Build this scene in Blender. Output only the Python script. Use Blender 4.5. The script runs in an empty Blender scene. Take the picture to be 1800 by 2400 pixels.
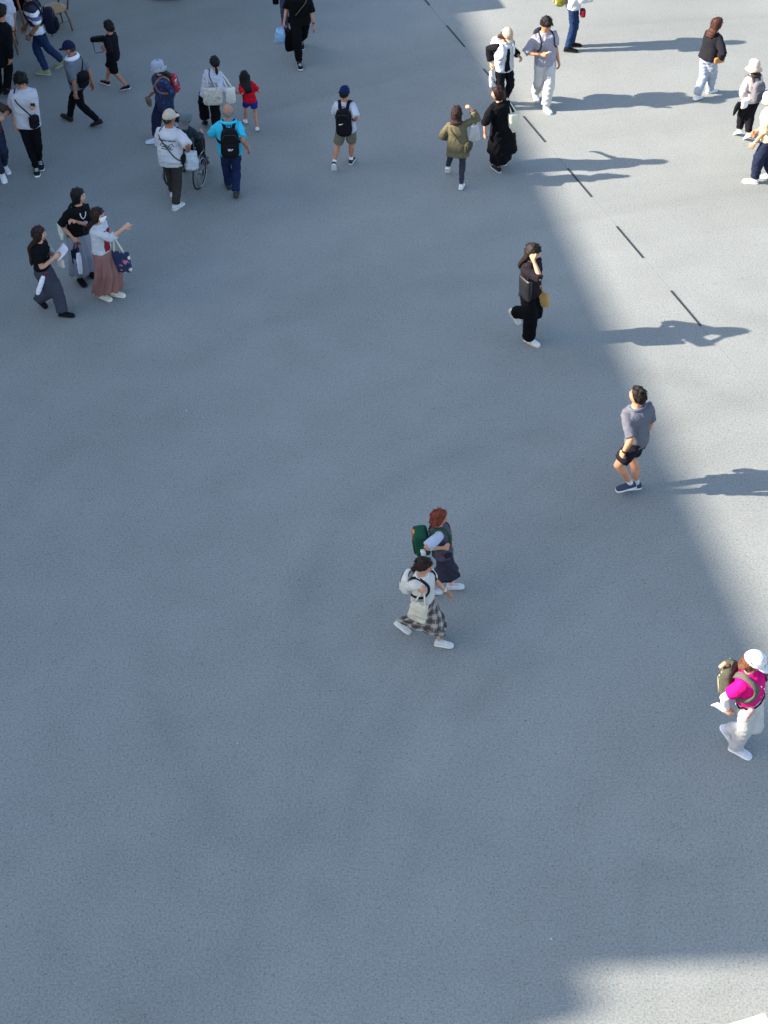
import bpy, math, random, sys
import numpy as np
from mathutils import Vector as V, Matrix, Quaternion
from mathutils.bvhtree import BVHTree
rad = math.radians
random.seed(7)

# ---------------------------------------------------------------- camera, sky, sun, exposure
scn = bpy.context.scene
COL = scn.collection
CAM_H, PITCH, FPX = 13.5, rad(42.5), 3670.0          # metres, down-tilt, focal length in pixels of an 1800x2400 frame
cam_d = bpy.data.cameras.new('camera'); cam = bpy.data.objects.new('camera', cam_d); COL.objects.link(cam)
cam.location = (0, 0, CAM_H); cam.rotation_euler = (math.pi/2 - PITCH, 0, 0)
cam_d.sensor_fit = 'VERTICAL'; cam_d.sensor_height = 24.0; cam_d.lens = 24.0*FPX/2400.0
cam_d.clip_start = 0.1; cam_d.clip_end = 3000
scn.camera = cam
SUN_EL, SUN_AZ = rad(27.2), rad(180+5.0)             # direction towards the sun, from +X counter-clockwise
S_DIR = V((math.cos(SUN_AZ)*math.cos(SUN_EL), math.sin(SUN_AZ)*math.cos(SUN_EL), math.sin(SUN_EL)))
world = bpy.data.worlds.new('World'); scn.world = world; world.use_nodes = True
wn = world.node_tree.nodes; wl = world.node_tree.links
sky = wn.new('ShaderNodeTexSky'); sky.sky_type = 'NISHITA'; sky.sun_disc = False
sky.sun_elevation = SUN_EL; sky.sun_rotation = math.pi/2 - SUN_AZ
sky.air_density = 1.0; sky.dust_density = 1.2; sky.ozone_density = 1.0
wl.new(sky.outputs[0], wn['Background'].inputs[0]); wn['Background'].inputs[1].default_value = 0.13
sun_d = bpy.data.lights.new('sun', 'SUN'); sun_d.energy = 4.9; sun_d.angle = rad(0.53); sun_d.color = (1.0, 0.91, 0.79)
sun = bpy.data.objects.new('sun', sun_d); COL.objects.link(sun)
sun.rotation_euler = S_DIR.to_track_quat('Z', 'Y').to_euler(); sun.location = S_DIR*40
scn.view_settings.view_transform = 'Standard'; scn.view_settings.look = 'None'
scn.view_settings.gamma = 1.0; scn.view_settings.exposure = 1.59

# ---------------------------------------------------------------- picture <-> place
_sp, _cp = math.sin(PITCH), math.cos(PITCH)
def ray(px, py):
    u, v = (px-900)/FPX, (py-1200)/FPX
    return V((u, _cp - v*_sp, -(_sp + v*_cp)))
def ground(px, py, z=0.0):
    d = ray(px, py); return V((0, 0, CAM_H)) + d*((CAM_H-z)/-d.z)
def plane_y(px, py, y):
    d = ray(px, py); return V((0, 0, CAM_H)) + d*(y/d.y)
def proj(p):
    q = p - V((0, 0, CAM_H)); z = q.y*_cp - q.z*_sp; v = -(q.y*_sp + q.z*_cp)
    return 900 + FPX*q.x/z, 1200 + FPX*v/z, z

# ---------------------------------------------------------------- materials
def lin(h):
    h = h.lstrip('#'); c = [int(h[i:i+2], 16)/255 for i in (0, 2, 4)]
    return tuple((x/12.92 if x <= .04045 else ((x+.055)/1.055)**2.4) for x in c) + (1.0,)
_m = {}
def _new(name):
    m = bpy.data.materials.new(name); m.use_nodes = True
    return m, m.node_tree.nodes, m.node_tree.links, m.node_tree.nodes['Principled BSDF']
def _bump(n, l, b, coord, scale, strength, dist, detail=3):
    nz = n.new('ShaderNodeTexNoise'); nz.inputs['Scale'].default_value = scale; nz.inputs['Detail'].default_value = detail
    bp = n.new('ShaderNodeBump'); bp.inputs['Strength'].default_value = strength; bp.inputs['Distance'].default_value = dist
    l.new(coord, nz.inputs['Vector']); l.new(nz.outputs[0], bp.inputs['Height']); l.new(bp.outputs[0], b.inputs['Normal'])
    return nz
def cloth(hexc, rough=.9, var=.06, scale=26, bump=.5):
    k = ('c', hexc, rough, var, scale)
    if k in _m: return _m[k]
    m, n, l, b = _new('fabric'); tc = n.new('ShaderNodeTexCoord')
    c = lin(hexc); nz = n.new('ShaderNodeTexNoise'); nz.inputs['Scale'].default_value = scale*.45; nz.inputs['Detail'].default_value = 4
    l.new(tc.outputs['Object'], nz.inputs['Vector'])
    r = n.new('ShaderNodeValToRGB'); r.color_ramp.elements[0].position = .3; r.color_ramp.elements[1].position = .7
    r.color_ramp.elements[0].color = tuple(x*(1-var) for x in c[:3]) + (1,)
    r.color_ramp.elements[1].color = tuple(min(1, x*(1+var)) for x in c[:3]) + (1,)
    l.new(nz.outputs[0], r.inputs[0]); l.new(r.outputs[0], b.inputs['Base Color'])
    b.inputs['Roughness'].default_value = rough; b.inputs['Specular IOR Level'].default_value = .12
    _bump(n, l, b, tc.outputs['Object'], scale, bump, .02)
    _m[k] = m; return m
def plain(hexc, rough=.5, metal=0.0, bump=.15, name='plain', scale=60, trans=0.0):
    k = ('p', hexc, rough, metal, trans)
    if k in _m: return _m[k]
    m, n, l, b = _new(name); tc = n.new('ShaderNodeTexCoord'); c = lin(hexc)
    nz = n.new('ShaderNodeTexNoise'); nz.inputs['Scale'].default_value = 14; nz.inputs['Detail'].default_value = 5
    l.new(tc.outputs['Object'], nz.inputs['Vector'])
    r = n.new('ShaderNodeValToRGB'); r.color_ramp.elements[0].position = .35; r.color_ramp.elements[1].position = .68
    r.color_ramp.elements[0].color = tuple(x*.9 for x in c[:3]) + (1,); r.color_ramp.elements[1].color = tuple(min(1, x*1.07) for x in c[:3]) + (1,)
    l.new(nz.outputs[0], r.inputs[0]); l.new(r.outputs[0], b.inputs['Base Color'])
    b.inputs['Roughness'].default_value = rough; b.inputs['Metallic'].default_value = metal
    if trans: b.inputs['Transmission Weight'].default_value = trans; b.inputs['IOR'].default_value = 1.1
    _bump(n, l, b, tc.outputs['Object'], scale, bump, .01)
    _m[k] = m; return m
def skin(hexc='c58f6f'):
    k = ('s', hexc)
    if k in _m: return _m[k]
    m, n, l, b = _new('skin'); tc = n.new('ShaderNodeTexCoord'); c = lin(hexc); gm = sum(c[:3])/3; c = tuple(x*.84 + gm*.12 for x in c[:3])
    nz = n.new('ShaderNodeTexNoise'); nz.inputs['Scale'].default_value = 11; nz.inputs['Detail'].default_value = 3
    l.new(tc.outputs['Object'], nz.inputs['Vector'])
    r = n.new('ShaderNodeValToRGB'); r.color_ramp.elements[0].position = .35; r.color_ramp.elements[1].position = .7
    r.color_ramp.elements[0].color = (c[0]*.88, c[1]*.80, c[2]*.76, 1); r.color_ramp.elements[1].color = (c[0]*1.05, c[1]*1.05, c[2]*1.05, 1)
    l.new(nz.outputs[0], r.inputs[0]); l.new(r.outputs[0], b.inputs['Base Color'])
    b.inputs['Roughness'].default_value = .6; b.inputs['Specular IOR Level'].default_value = .3
    _m[k] = m; return m
def hairm(hexc='17120f'):
    k = ('h', hexc)
    if k in _m: return _m[k]
    m, n, l, b = _new('hair'); tc = n.new('ShaderNodeTexCoord'); c = lin(hexc)
    mp = n.new('ShaderNodeMapping'); mp.inputs['Scale'].default_value = (90, 90, 9)
    l.new(tc.outputs['Object'], mp.inputs[0])
    nz = n.new('ShaderNodeTexNoise'); nz.inputs['Scale'].default_value = 1.0; nz.inputs['Detail'].default_value = 3
    l.new(mp.outputs[0], nz.inputs['Vector'])
    r = n.new('ShaderNodeValToRGB'); r.color_ramp.elements[0].position = .35; r.color_ramp.elements[1].position = .75
    r.color_ramp.elements[0].color = tuple(x*.55 for x in c[:3]) + (1,); r.color_ramp.elements[1].color = tuple(min(1, x*1.7+.004) for x in c[:3]) + (1,)
    l.new(nz.outputs[0], r.inputs[0]); l.new(r.outputs[0], b.inputs['Base Color'])
    b.inputs['Roughness'].default_value = .6; b.inputs['Specular IOR Level'].default_value = .22
    bp = n.new('ShaderNodeBump'); bp.inputs['Strength'].default_value = .6; bp.inputs['Distance'].default_value = .01
    l.new(nz.outputs[0], bp.inputs['Height']); l.new(bp.outputs[0], b.inputs['Normal'])
    _m[k] = m; return m
def print_cloth(base, cols, scale=9, thr=.5, kind='VORONOI', rough=.9):
    """cloth with printed motifs: patches of colour on a base"""
    k = ('f', base, tuple(cols), scale, thr)
    if k in _m: return _m[k]
    m, n, l, b = _new('printed_fabric'); tc = n.new('ShaderNodeTexCoord')
    vo = n.new('ShaderNodeTexVoronoi'); vo.inputs['Scale'].default_value = scale
    nz = n.new('ShaderNodeTexNoise'); nz.inputs['Scale'].default_value = scale*1.2
    mx = n.new('ShaderNodeMixRGB'); mx.inputs[0].default_value = .07
    l.new(tc.outputs['Object'], nz.inputs['Vector']); l.new(tc.outputs['Object'], mx.inputs[1]); l.new(nz.outputs['Color'], mx.inputs[2])
    l.new(mx.outputs[0], vo.inputs['Vector'])
    r = n.new('ShaderNodeValToRGB'); r.color_ramp.interpolation = 'CONSTANT'
    els = r.color_ramp.elements
    els[0].position = 0; els[0].color = lin(cols[0])
    for i, c in enumerate(cols[1:]):
        if i == 0: e = els[1]; e.position = (i+1)/len(cols)
        else: e = els.new((i+1)/len(cols))
        e.color = lin(c)
    sp = n.new('ShaderNodeSeparateColor'); l.new(vo.outputs['Color'], sp.inputs[0]); l.new(sp.outputs[0], r.inputs[0])
    th = n.new('ShaderNodeMath'); th.operation = 'LESS_THAN'; th.inputs[1].default_value = thr
    l.new(vo.outputs['Distance'], th.inputs[0])
    mm = n.new('ShaderNodeMixRGB'); mm.inputs[1].default_value = lin(base)
    l.new(th.outputs[0], mm.inputs[0]); l.new(r.outputs[0], mm.inputs[2]); l.new(mm.outputs[0], b.inputs['Base Color'])
    b.inputs['Roughness'].default_value = rough
    nz2 = _bump(n, l, b, tc.outputs['Object'], 26, .5, .02)
    _m[k] = m; return m
def stripe_cloth(stops):
    """bands by height (object Z): list of (z, hex)"""
    m, n, l, b = _new('banded_fabric'); tc = n.new('ShaderNodeTexCoord')
    sx = n.new('ShaderNodeSeparateXYZ'); l.new(tc.outputs['Object'], sx.inputs[0])
    z0, z1 = stops[0][0], stops[-1][0] + .1
    mr = n.new('ShaderNodeMapRange'); mr.inputs[1].default_value = z0; mr.inputs[2].default_value = z1
    l.new(sx.outputs[2], mr.inputs[0])
    r = n.new('ShaderNodeValToRGB'); r.color_ramp.interpolation = 'CONSTANT'
    els = r.color_ramp.elements
    for i, (z, c) in enumerate(stops):
        p = (z-z0)/(z1-z0)
        e = els[0] if i == 0 else (els[1] if i == 1 else els.new(p))
        e.position = p; e.color = lin(c)
    l.new(mr.outputs[0], r.inputs[0]); l.new(r.outputs[0], b.inputs['Base Color']); b.inputs['Roughness'].default_value = .9
    _bump(n, l, b, tc.outputs['Object'], 26, .5, .02)
    return m
def plaid_cloth(base, dark, light):
    m, n, l, b = _new('plaid_fabric'); uv = n.new('ShaderNodeUVMap')
    sx = n.new('ShaderNodeSeparateXYZ'); l.new(uv.outputs[0], sx.inputs[0])
    def band(sock, freq, lo, hi, off=0.0):
        a = n.new('ShaderNodeMath'); a.operation = 'MULTIPLY_ADD'; a.inputs[1].default_value = freq; a.inputs[2].default_value = off; l.new(sock, a.inputs[0])
        f = n.new('ShaderNodeMath'); f.operation = 'FRACT'; l.new(a.outputs[0], f.inputs[0])
        g = n.new('ShaderNodeMath'); g.operation = 'COMPARE'; g.inputs[1].default_value = (lo+hi)/2; g.inputs[2].default_value = (hi-lo)/2; l.new(f.outputs[0], g.inputs[0])
        return g.outputs[0]
    def mix(a, fac, col, w):
        q = n.new('ShaderNodeMath'); q.operation = 'MULTIPLY'; q.inputs[1].default_value = w; l.new(fac, q.inputs[0])
        x = n.new('ShaderNodeMixRGB'); x.inputs[2].default_value = lin(col); l.new(q.outputs[0], x.inputs[0])
        if isinstance(a, str): x.inputs[1].default_value = lin(a)
        else: l.new(a, x.inputs[1])
        return x.outputs[0]
    o = mix(base, band(sx.outputs[0], 11, 0, .48), dark, .72)
    o = mix(o, band(sx.outputs[1], 6, 0, .48), dark, .72)
    o = mix(o, band(sx.outputs[0], 11, .70, .76), light, .5)
    o = mix(o, band(sx.outputs[1], 6, .68, .76), light, .5)
    l.new(o, b.inputs['Base Color']); b.inputs['Roughness'].default_value = .92
    return m

# ---------------------------------------------------------------- mesh helpers
class MB:
    def __init__(s): s.v = []; s.f = []; s.uv = None
    def loft(s, rings, cap=True, uv=False):
        o = len(s.v); n = len(rings[0])
        for r in rings: s.v.extend(r)
        for i in range(len(rings)-1):
            for j in range(n):
                a, b = o+i*n+j, o+i*n+(j+1) % n
                s.f.append((a, b, b+n, a+n))
        if cap:
            s.f.append(tuple(o+j for j in reversed(range(n))))
            e = o+(len(rings)-1)*n
            s.f.append(tuple(e+j for j in range(n)))
        return s
    def tube(s, path, radii, seg=10, hint=None):
        pts = [V(p) for p in path]
        if not hasattr(radii, '__len__'): radii = [radii]*len(pts)
        rings = []; up = None
        for i, p in enumerate(pts):
            t = (pts[min(i+1, len(pts)-1)] - pts[max(i-1, 0)])
            t = t.normalized() if t.length > 1e-9 else V((0, 0, 1))
            if up is None:
                h = V(hint) if hint is not None else (V((0, 0, 1)) if abs(t.z) < .9 else V((0, 1, 0)))
                up = (h - t*h.dot(t)).normalized()
            else:
                up = (up - t*up.dot(t)); up = up.normalized() if up.length > 1e-6 else V((1, 0, 0))
            sd = t.cross(up); rr = radii[i]
            a, b = (rr, rr) if not hasattr(rr, '__len__') else rr
            rings.append([p + sd*(a*math.cos(q)) + up*(b*math.sin(q)) for q in [2*math.pi*k/seg for k in range(seg)]])
        return s.loft(rings)
    def ring(s, c, r, f, a, b, n=18, ex=2.0):
        out = []
        for k in range(n):
            q = 2*math.pi*k/n; cx, sx = math.cos(q), math.sin(q)
            out.append(c + r*(a*math.copysign(abs(cx)**(2/ex), cx)) + f*(b*math.copysign(abs(sx)**(2/ex), sx)))
        return out
    def sphere(s, fn, nu=20, nv=12):
        """fn(unit x,y,z) -> point"""
        o = len(s.v)
        s.v.append(fn(0, 0, -1))
        for i in range(1, nv):
            t = -math.pi/2 + math.pi*i/nv
            for j in range(nu):
                p = 2*math.pi*j/nu
                s.v.append(fn(math.cos(t)*math.cos(p), math.cos(t)*math.sin(p), math.sin(t)))
        s.v.append(fn(0, 0, 1)); e = len(s.v)-1
        for j in range(nu):
            s.f.append((o, o+1+(j+1) % nu, o+1+j))
            s.f.append((e, e-nu+j, e-nu+(j+1) % nu))
        for i in range(nv-2):
            for j in range(nu):
                a, b = o+1+i*nu+j, o+1+i*nu+(j+1) % nu
                s.f.append((a, b, b+nu, a+nu))
        return s
    def box(s, c, r, f, u, a, b, h):
        """centre, axes, half sizes"""
        o = len(s.v)
        for k in (-1, 1):
            for i, j in ((-1, -1), (1, -1), (1, 1), (-1, 1)):
                s.v.append(c + r*(a*i) + f*(b*j) + u*(h*k))
        s.f += [(o+3, o+2, o+1, o), (o+4, o+5, o+6, o+7)] + [(o+i, o+(i+1) % 4, o+4+(i+1) % 4, o+4+i) for i in range(4)]
        return s
    def ribbon(s, path, normals, width, thick):
        rings = []; n = len(path)
        for i in range(n):
            t = (path[min(i+1, n-1)] - path[max(i-1, 0)]).normalized(); nn = normals[i]
            nn = (nn - t*nn.dot(t)).normalized(); sd = t.cross(nn)
            p = path[i]
            rings.append([p - sd*width/2, p + sd*width/2, p + sd*(width/2-.002) + nn*thick, p - sd*(width/2-.002) + nn*thick])
        return s.loft(rings)
X, Y, Z = V((1, 0, 0)), V((0, 1, 0)), V((0, 0, 1))
QUEUE, LATER = [], []
def empty(name, loc, label=None, cat=None, group=None):
    o = bpy.data.objects.new(name, None); o.empty_display_size = .2; o.location = loc; COL.objects.link(o)
    return tag(o, label, cat, group)
def tag(o, label=None, cat=None, group=None, kind=None):
    for k, v in (('label', label), ('category', cat), ('group', group), ('kind', kind)):
        if v: o[k] = v
    return o
def build(name, mb, mat, root=None, parent=None, voxel=None, smooth=3, disp=0.0, dscale=1.0, flat=False, post=None, uv=None):
    """one mesh object; vertices are given in world space, stored relative to the thing's base"""
    base = root.location.copy() if root else V((0, 0, 0))
    me = bpy.data.meshes.new(name)
    me.from_pydata([tuple(p-base) for p in mb.v], [], mb.f); me.validate()
    mats = mat if isinstance(mat, (list, tuple)) else [mat]
    for m in mats: me.materials.append(m)
    if uv:
        ul = me.uv_layers.new(name='UVMap')
        for lp in me.loops: ul.data[lp.index].uv = uv[lp.vertex_index]
    o = bpy.data.objects.new(name, me); COL.objects.link(o)
    if root is not None:
        o.parent = parent or root
    if voxel:
        r = o.modifiers.new('r', 'REMESH'); r.mode = 'VOXEL'; r.voxel_size = voxel; r.use_smooth_shade = True
        sm = o.modifiers.new('s', 'SMOOTH'); sm.factor = .5; sm.iterations = smooth
        QUEUE.append((o, disp, dscale, post))
    elif not flat:
        me.polygons.foreach_set('use_smooth', [True]*len(me.polygons))
    return o
def wrinkle(co, seed, sc):
    rng = np.random.default_rng(seed); out = np.zeros(len(co))
    for k in range(7):
        d = rng.normal(size=3); d[2] *= 1.5; d /= np.linalg.norm(d); e = rng.normal(size=3); e /= np.linalg.norm(e)
        f = sc*rng.uniform(14, 46)
        w = np.sin(co@d*f + rng.uniform(0, 6) + 1.6*np.sin(co@e*f*.37 + rng.uniform(0, 6)))
        out += (1-np.abs(w))**1.5 * rng.uniform(.5, 1.0)
    return (out/7 - .2)
def finalise():
    dg = bpy.context.evaluated_depsgraph_get(); dg.update()
    new = [(o, bpy.data.meshes.new_from_object(o.evaluated_get(dg)), d, s, p) for o, d, s, p in QUEUE]
    for i, (o, me, d, s, p) in enumerate(new):
        o.modifiers.clear(); old = o.data; o.data = me
        if len(me.materials) == 0:
            for m in old.materials: me.materials.append(m)
        bpy.data.meshes.remove(old)
        n = len(me.vertices)
        if d and n:
            co = np.empty(n*3); me.vertices.foreach_get('co', co); co = co.reshape(-1, 3)
            no = np.empty(n*3); me.vertex_normals.foreach_get('vector', no); no = no.reshape(-1, 3)
            co += no*(wrinkle(co, i, s)*d*3.2)[:, None]
            me.vertices.foreach_set('co', co.ravel()); me.update()
        me.polygons.foreach_set('use_smooth', [True]*len(me.polygons))
        if p: p(o)
    QUEUE.clear()
    todo = LATER[:]; LATER.clear()
    for f in todo: f()

# ---------------------------------------------------------------- people
PROF_Z = [-.075, -.03, .02, .08, .14, .20, .25, .28, .297, .313, .36]
PROF = {'m': ([.055, .093, .092, .083, .089, .099, .102, .092, .064, .037, .032], [.046, .068, .064, .057, .061, .067, .064, .054, .043, .036, .033]),
        'f': ([.055, .097, .094, .076, .079, .086, .089, .082, .056, .032, .028], [.048, .068, .064, .052, .057, .066, .061, .050, .039, .032, .029])}
def head_pt(x, y, z):
    w, d, t = .0465, .0575, .066
    j = max(0.0, -z-.05)
    px = x*w*(1 - .34*j**1.3); py = y*d; pz = z*t
    if y < 0: py *= 1 - .42*max(0, -z-.25)
    else: py *= 1 - .06*max(0, -z-.3) - .05*max(0, z-.2)
    if y > .75 and abs(x) < .22 and -.42 < z < .15:
        py += .011*(1-abs(x)/.22)*max(0, 1-abs(z+.22)/.3)
    if y > .6 and .02 < z < .22 and .12 < abs(x) < .62: py -= .0035
    return V((px, py, pz))
def two_bone(a, t, l1, l2, pole):
    d = t-a; D = d.length; m = (l1+l2)*.998
    if D > m: t = a + d.normalized()*m; d = t-a; D = m
    D = max(D, abs(l1-l2)*1.05+1e-4); u = d.normalized()
    c = (l1*l1 + D*D - l2*l2)/(2*D); s = math.sqrt(max(l1*l1-c*c, 0))
    q = pole - u*pole.dot(u)
    q = q.normalized() if q.length > 1e-6 else V((0, 0, -1))
    return a + u*c + q*s, t
class Person: pass
PEOPLE = {}
def fdir(deg): return V((math.cos(rad(deg)), math.sin(rad(deg)), 0))
def solve(S):
    P = Person(); P.S = S
    yaw = S['yaw']; F = fdir(yaw); Rr = V((F.y, -F.x, 0))
    tF = fdir(yaw + S.get('ty', 0)); hF = fdir(yaw + S.get('ty', 0) + S.get('hy', 0))
    h = S.get('h', 1.65); s = S.get('s', 0.0)
    for it in range(25):
        feet = {}
        for sd in 'LR':
            q = S['f'+sd]; lift = q[2] if len(q) > 2 else 0; pit = rad(q[3]) if len(q) > 3 else 0
            fy = yaw + (q[4] if len(q) > 4 else (7 if sd == 'L' else -7))
            fd = fdir(fy); G = ground(q[0], q[1], .02*h + lift)
            ff = fd*math.cos(pit) + Z*math.sin(pit); fu = Z*math.cos(pit) - fd*math.sin(pit)
            G.z = .02*h + lift
            # keep the lowest end of a pitched foot on the ground
            if len(q) <= 2 or lift == 0: G.z = .02*h + abs(math.sin(pit))*.07*h
            feet[sd] = (G, ff, fu, G - ff*.038*h + fu*.028*h)
        w = S.get('w', .5); aL, aR = feet['L'][3], feet['R'][3]
        p = aL*w + aR*(1-w) + F*S.get('pf', 0)*h + X*S.get('px', 0)
        hw = .052*h*S.get('hip', 1.0)
        if 'P' in S: p = V(S['P'])
        elif 'pz' in S: p.z = S['pz']
        else:
            zs = []
            for sd, an in (('L', aL), ('R', aR)):
                hp = p + Rr*(hw*(1 if sd == 'R' else -1)); dh = (V((hp.x, hp.y, 0))-V((an.x, an.y, 0))).length
                if len(S['f'+sd]) > 2 and S['f'+sd][2] > 0: continue
                zs.append(an.z + math.sqrt(max((.485*h*S.get('ext', .99))**2 - dh*dh, .01)))
            p.z = min(zs)
        U = (Z + F*math.tan(rad(S.get('lean', 3))) + X*s).normalized()
        N = p + U*(.315*h)
        hp_ = rad(S.get('hp', 0))
        Uh = (U*.4 + Z*.6 + hF*(S.get('hf', .12) - math.sin(hp_)*.35)).normalized()
        Hf = (hF*math.cos(hp_) + Z*math.sin(hp_)).normalized()
        Hr = V((hF.y, -hF.x, 0)); Hu = Hr.cross(Hf)
        hk = S.get('hk', 1.1)
        Hc = N + Uh*(.088*h)
        top = Hc + Hu*(.066*h*hk + S.get('ht', .012)*h)
        if 'head' in S:
            x, y, z = proj(top); bx, by, bz = proj(p*1.0 - V((0, 0, p.z)))
            tx, ty = S['head']
            if 'h' not in S: h *= 1 + .8*(y-ty)/max(abs(by-y), 60)
            s += .7*(tx-x)*z/FPX/(.46*h)
    P.h, P.F, P.R, P.U, P.p, P.feet, P.N = h, F, Rr, U, p, feet, N
    P.tF = (tF - U*tF.dot(U)).normalized(); P.tR = P.tF.cross(U).normalized()
    P.Hc, P.Hf, P.Hr, P.Hu, P.hk, P.s, P.hw = Hc, Hf, Hr, Hu, hk, s, hw
    sw = S.get('sw', 1.0 if S.get('sex', 'f') == 'm' else .9)
    P.legs, P.arms = {}, {}
    for sd, sg in (('L', -1), ('R', 1)):
        hip = p + Rr*(hw*sg); an = feet[sd][3]
        kp = S.get('k'+sd); pole = (F*kp[1] + Rr*kp[0] + Z*kp[2]) if kp else (F + feet[sd][1]*.6 + Rr*(.12*sg))
        kn, an2 = two_bone(hip, an, .245*h, .24*h, pole); P.legs[sd] = (hip, kn, an2)
        sh = p + U*(.262*h) + P.tR*(.098*h*sw*sg); out = P.tR*sg
        q = S.get(sd, ('a', 0, 8, 14)); l1, l2 = .172*h, .157*h
        if q[0] == 'a':
            fl, ab, el = [rad(v) for v in q[1:4]]
            d1 = (-U*math.cos(fl) + P.tF*math.sin(fl)); d1 = (d1*math.cos(ab) + out*math.sin(ab)).normalized()
            up = (P.tF*math.cos(fl) + U*math.sin(fl)); up = (up - out*(.25 if len(q) < 5 else q[4])).normalized(); up = (up-d1*up.dot(d1)).normalized()
            eb = sh + d1*l1; d2 = d1*math.cos(el) + up*math.sin(el); wr = eb + d2*l2
        else:
            t = plane_y(q[0], q[1], p.y - q[2])
            ep = S.get('e'+sd, (.18, -.7, -.6)); pole = out*ep[0] + P.tF*ep[1] + U*ep[2]
            eb, ha = two_bone(sh, t, l1, l2+.05*h, pole); d2 = (ha-eb).normalized(); wr = eb + d2*l2
        P.arms[sd] = (sh, eb, wr, d2, out)
    return P
def tring(P, z, ea=0.0, eb=None, minw=False):
    """torso cross-section at z (fraction of height above the hip joint): centre, right, forward, half-width, half-depth"""
    S = P.S; h = P.h; a_, b_ = PROF[S.get('sex', 'f')]; k = S.get('fat', 1.0)
    kk = k if z < .26 else 1 + (k-1)*max(0, (.3-z)/.04)
    a, b = float(np.interp(z, PROF_Z, a_)), float(np.interp(z, PROF_Z, b_))
    if minw and z < .2: a = max(a, float(np.interp(max(z, .0), [0, .2], [a_[2], a_[5]]))); b = max(b, b_[4])
    t = min(1, max(0, z/.25)); r = (P.R*(1-t) + P.tR*t).normalized(); f = P.U.cross(r).normalized()
    eb = ea if eb is None else eb
    bend = P.U*(z*P.h); c = P.p + bend + f*(.006*h if z > .1 else 0)
    if z > .3: c = c + (P.Hc - P.N)*((z-.3)/.09)*.25 - f*(.004*h)
    return c, r, f, (a*kk+ea)*h, (b*kk*(1.0 if k < 1.02 else k)+eb)*h
def limb_path(pts, n=4):
    out = []
    for i in range(len(pts)-1):
        for k in range(n): out.append(pts[i].lerp(pts[i+1], k/n))
    out.append(pts[-1]); return out
def hand(mb, P, sd):
    S = P.S; h = P.h*S.get('handk', 1.0); sh, eb, wr, D, out = P.arms[sd]
    pn = S.get('n'+sd)
    N = (P.tR*pn[0] + P.tF*pn[1] + P.U*pn[2]) if pn else (-out*.8 - P.U*.25 + P.tF*.1)
    N = (N - D*N.dot(D)); N = N.normalized() if N.length > .05 else (P.U - D*P.U.dot(D)).normalized()
    T = D.cross(N)
    # thumb side is the forward/upper one
    if T.dot(P.tF + P.U*.6) < 0: T = -T
    pal = [mb.ring(wr - D*.006*h, T, N, .0165*h, .012*h, 12), mb.ring(wr + D*.014*h, T, N, .021*h, .0125*h, 12, 2.6), mb.ring(wr + D*.036*h, T, N, .0255*h, .0125*h, 12, 2.8),
           mb.ring(wr + D*.056*h, T, N, .0255*h, .011*h, 12, 2.8), mb.ring(wr + D*.061*h, T, N, .022*h, .007*h, 12, 2.8)]
    mb.loft(pal)
    curl = S.get('c'+sd, 40); pt = S.get('point') == sd
    for i, (o, ln) in enumerate(((.0195, .040), (.0068, .046), (-.0068, .043), (-.0195, .034))):
        c = rad(curl*(1 + .12*i)) if not (pt and i == 0) else 0
        if pt and i > 0: c = rad(85)
        b0 = wr + D*.050*h + T*o*h; dr = (D + T*(o*3.0)).normalized()
        pts = [b0]; d = dr; ang = 0
        for sgm in (.45, .32, .23):
            ang += c*.6; d2 = dr*math.cos(ang) + N*math.sin(ang); pts.append(pts[-1] + d2*(ln+.012)*h*sgm)
        mb.tube(pts, [.0066*h, .0062*h, .0056*h, .0048*h], 8, hint=N)
    b0 = wr + D*.016*h + T*.018*h; q = (D*.7 + T*.62 + N*.35).normalized(); q2 = (D*.9 + T*.15 + N*.4).normalized()
    mb.tube([b0, b0 + q*.026*h, b0 + q*.026*h + q2*.028*h], [.009*h, .0075*h, .0056*h], 8)
    P.hand_c = getattr(P, 'hand_c', {}); P.hand_c[sd] = wr + D*.05*h + N*.012*h
    P.hand_fr = getattr(P, 'hand_fr', {}); P.hand_fr[sd] = (D, N, T)
def head_local(P, v): return P.Hc + (P.Hr*v.x + P.Hf*v.y + P.Hu*v.z)*(P.h*P.hk)
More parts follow.
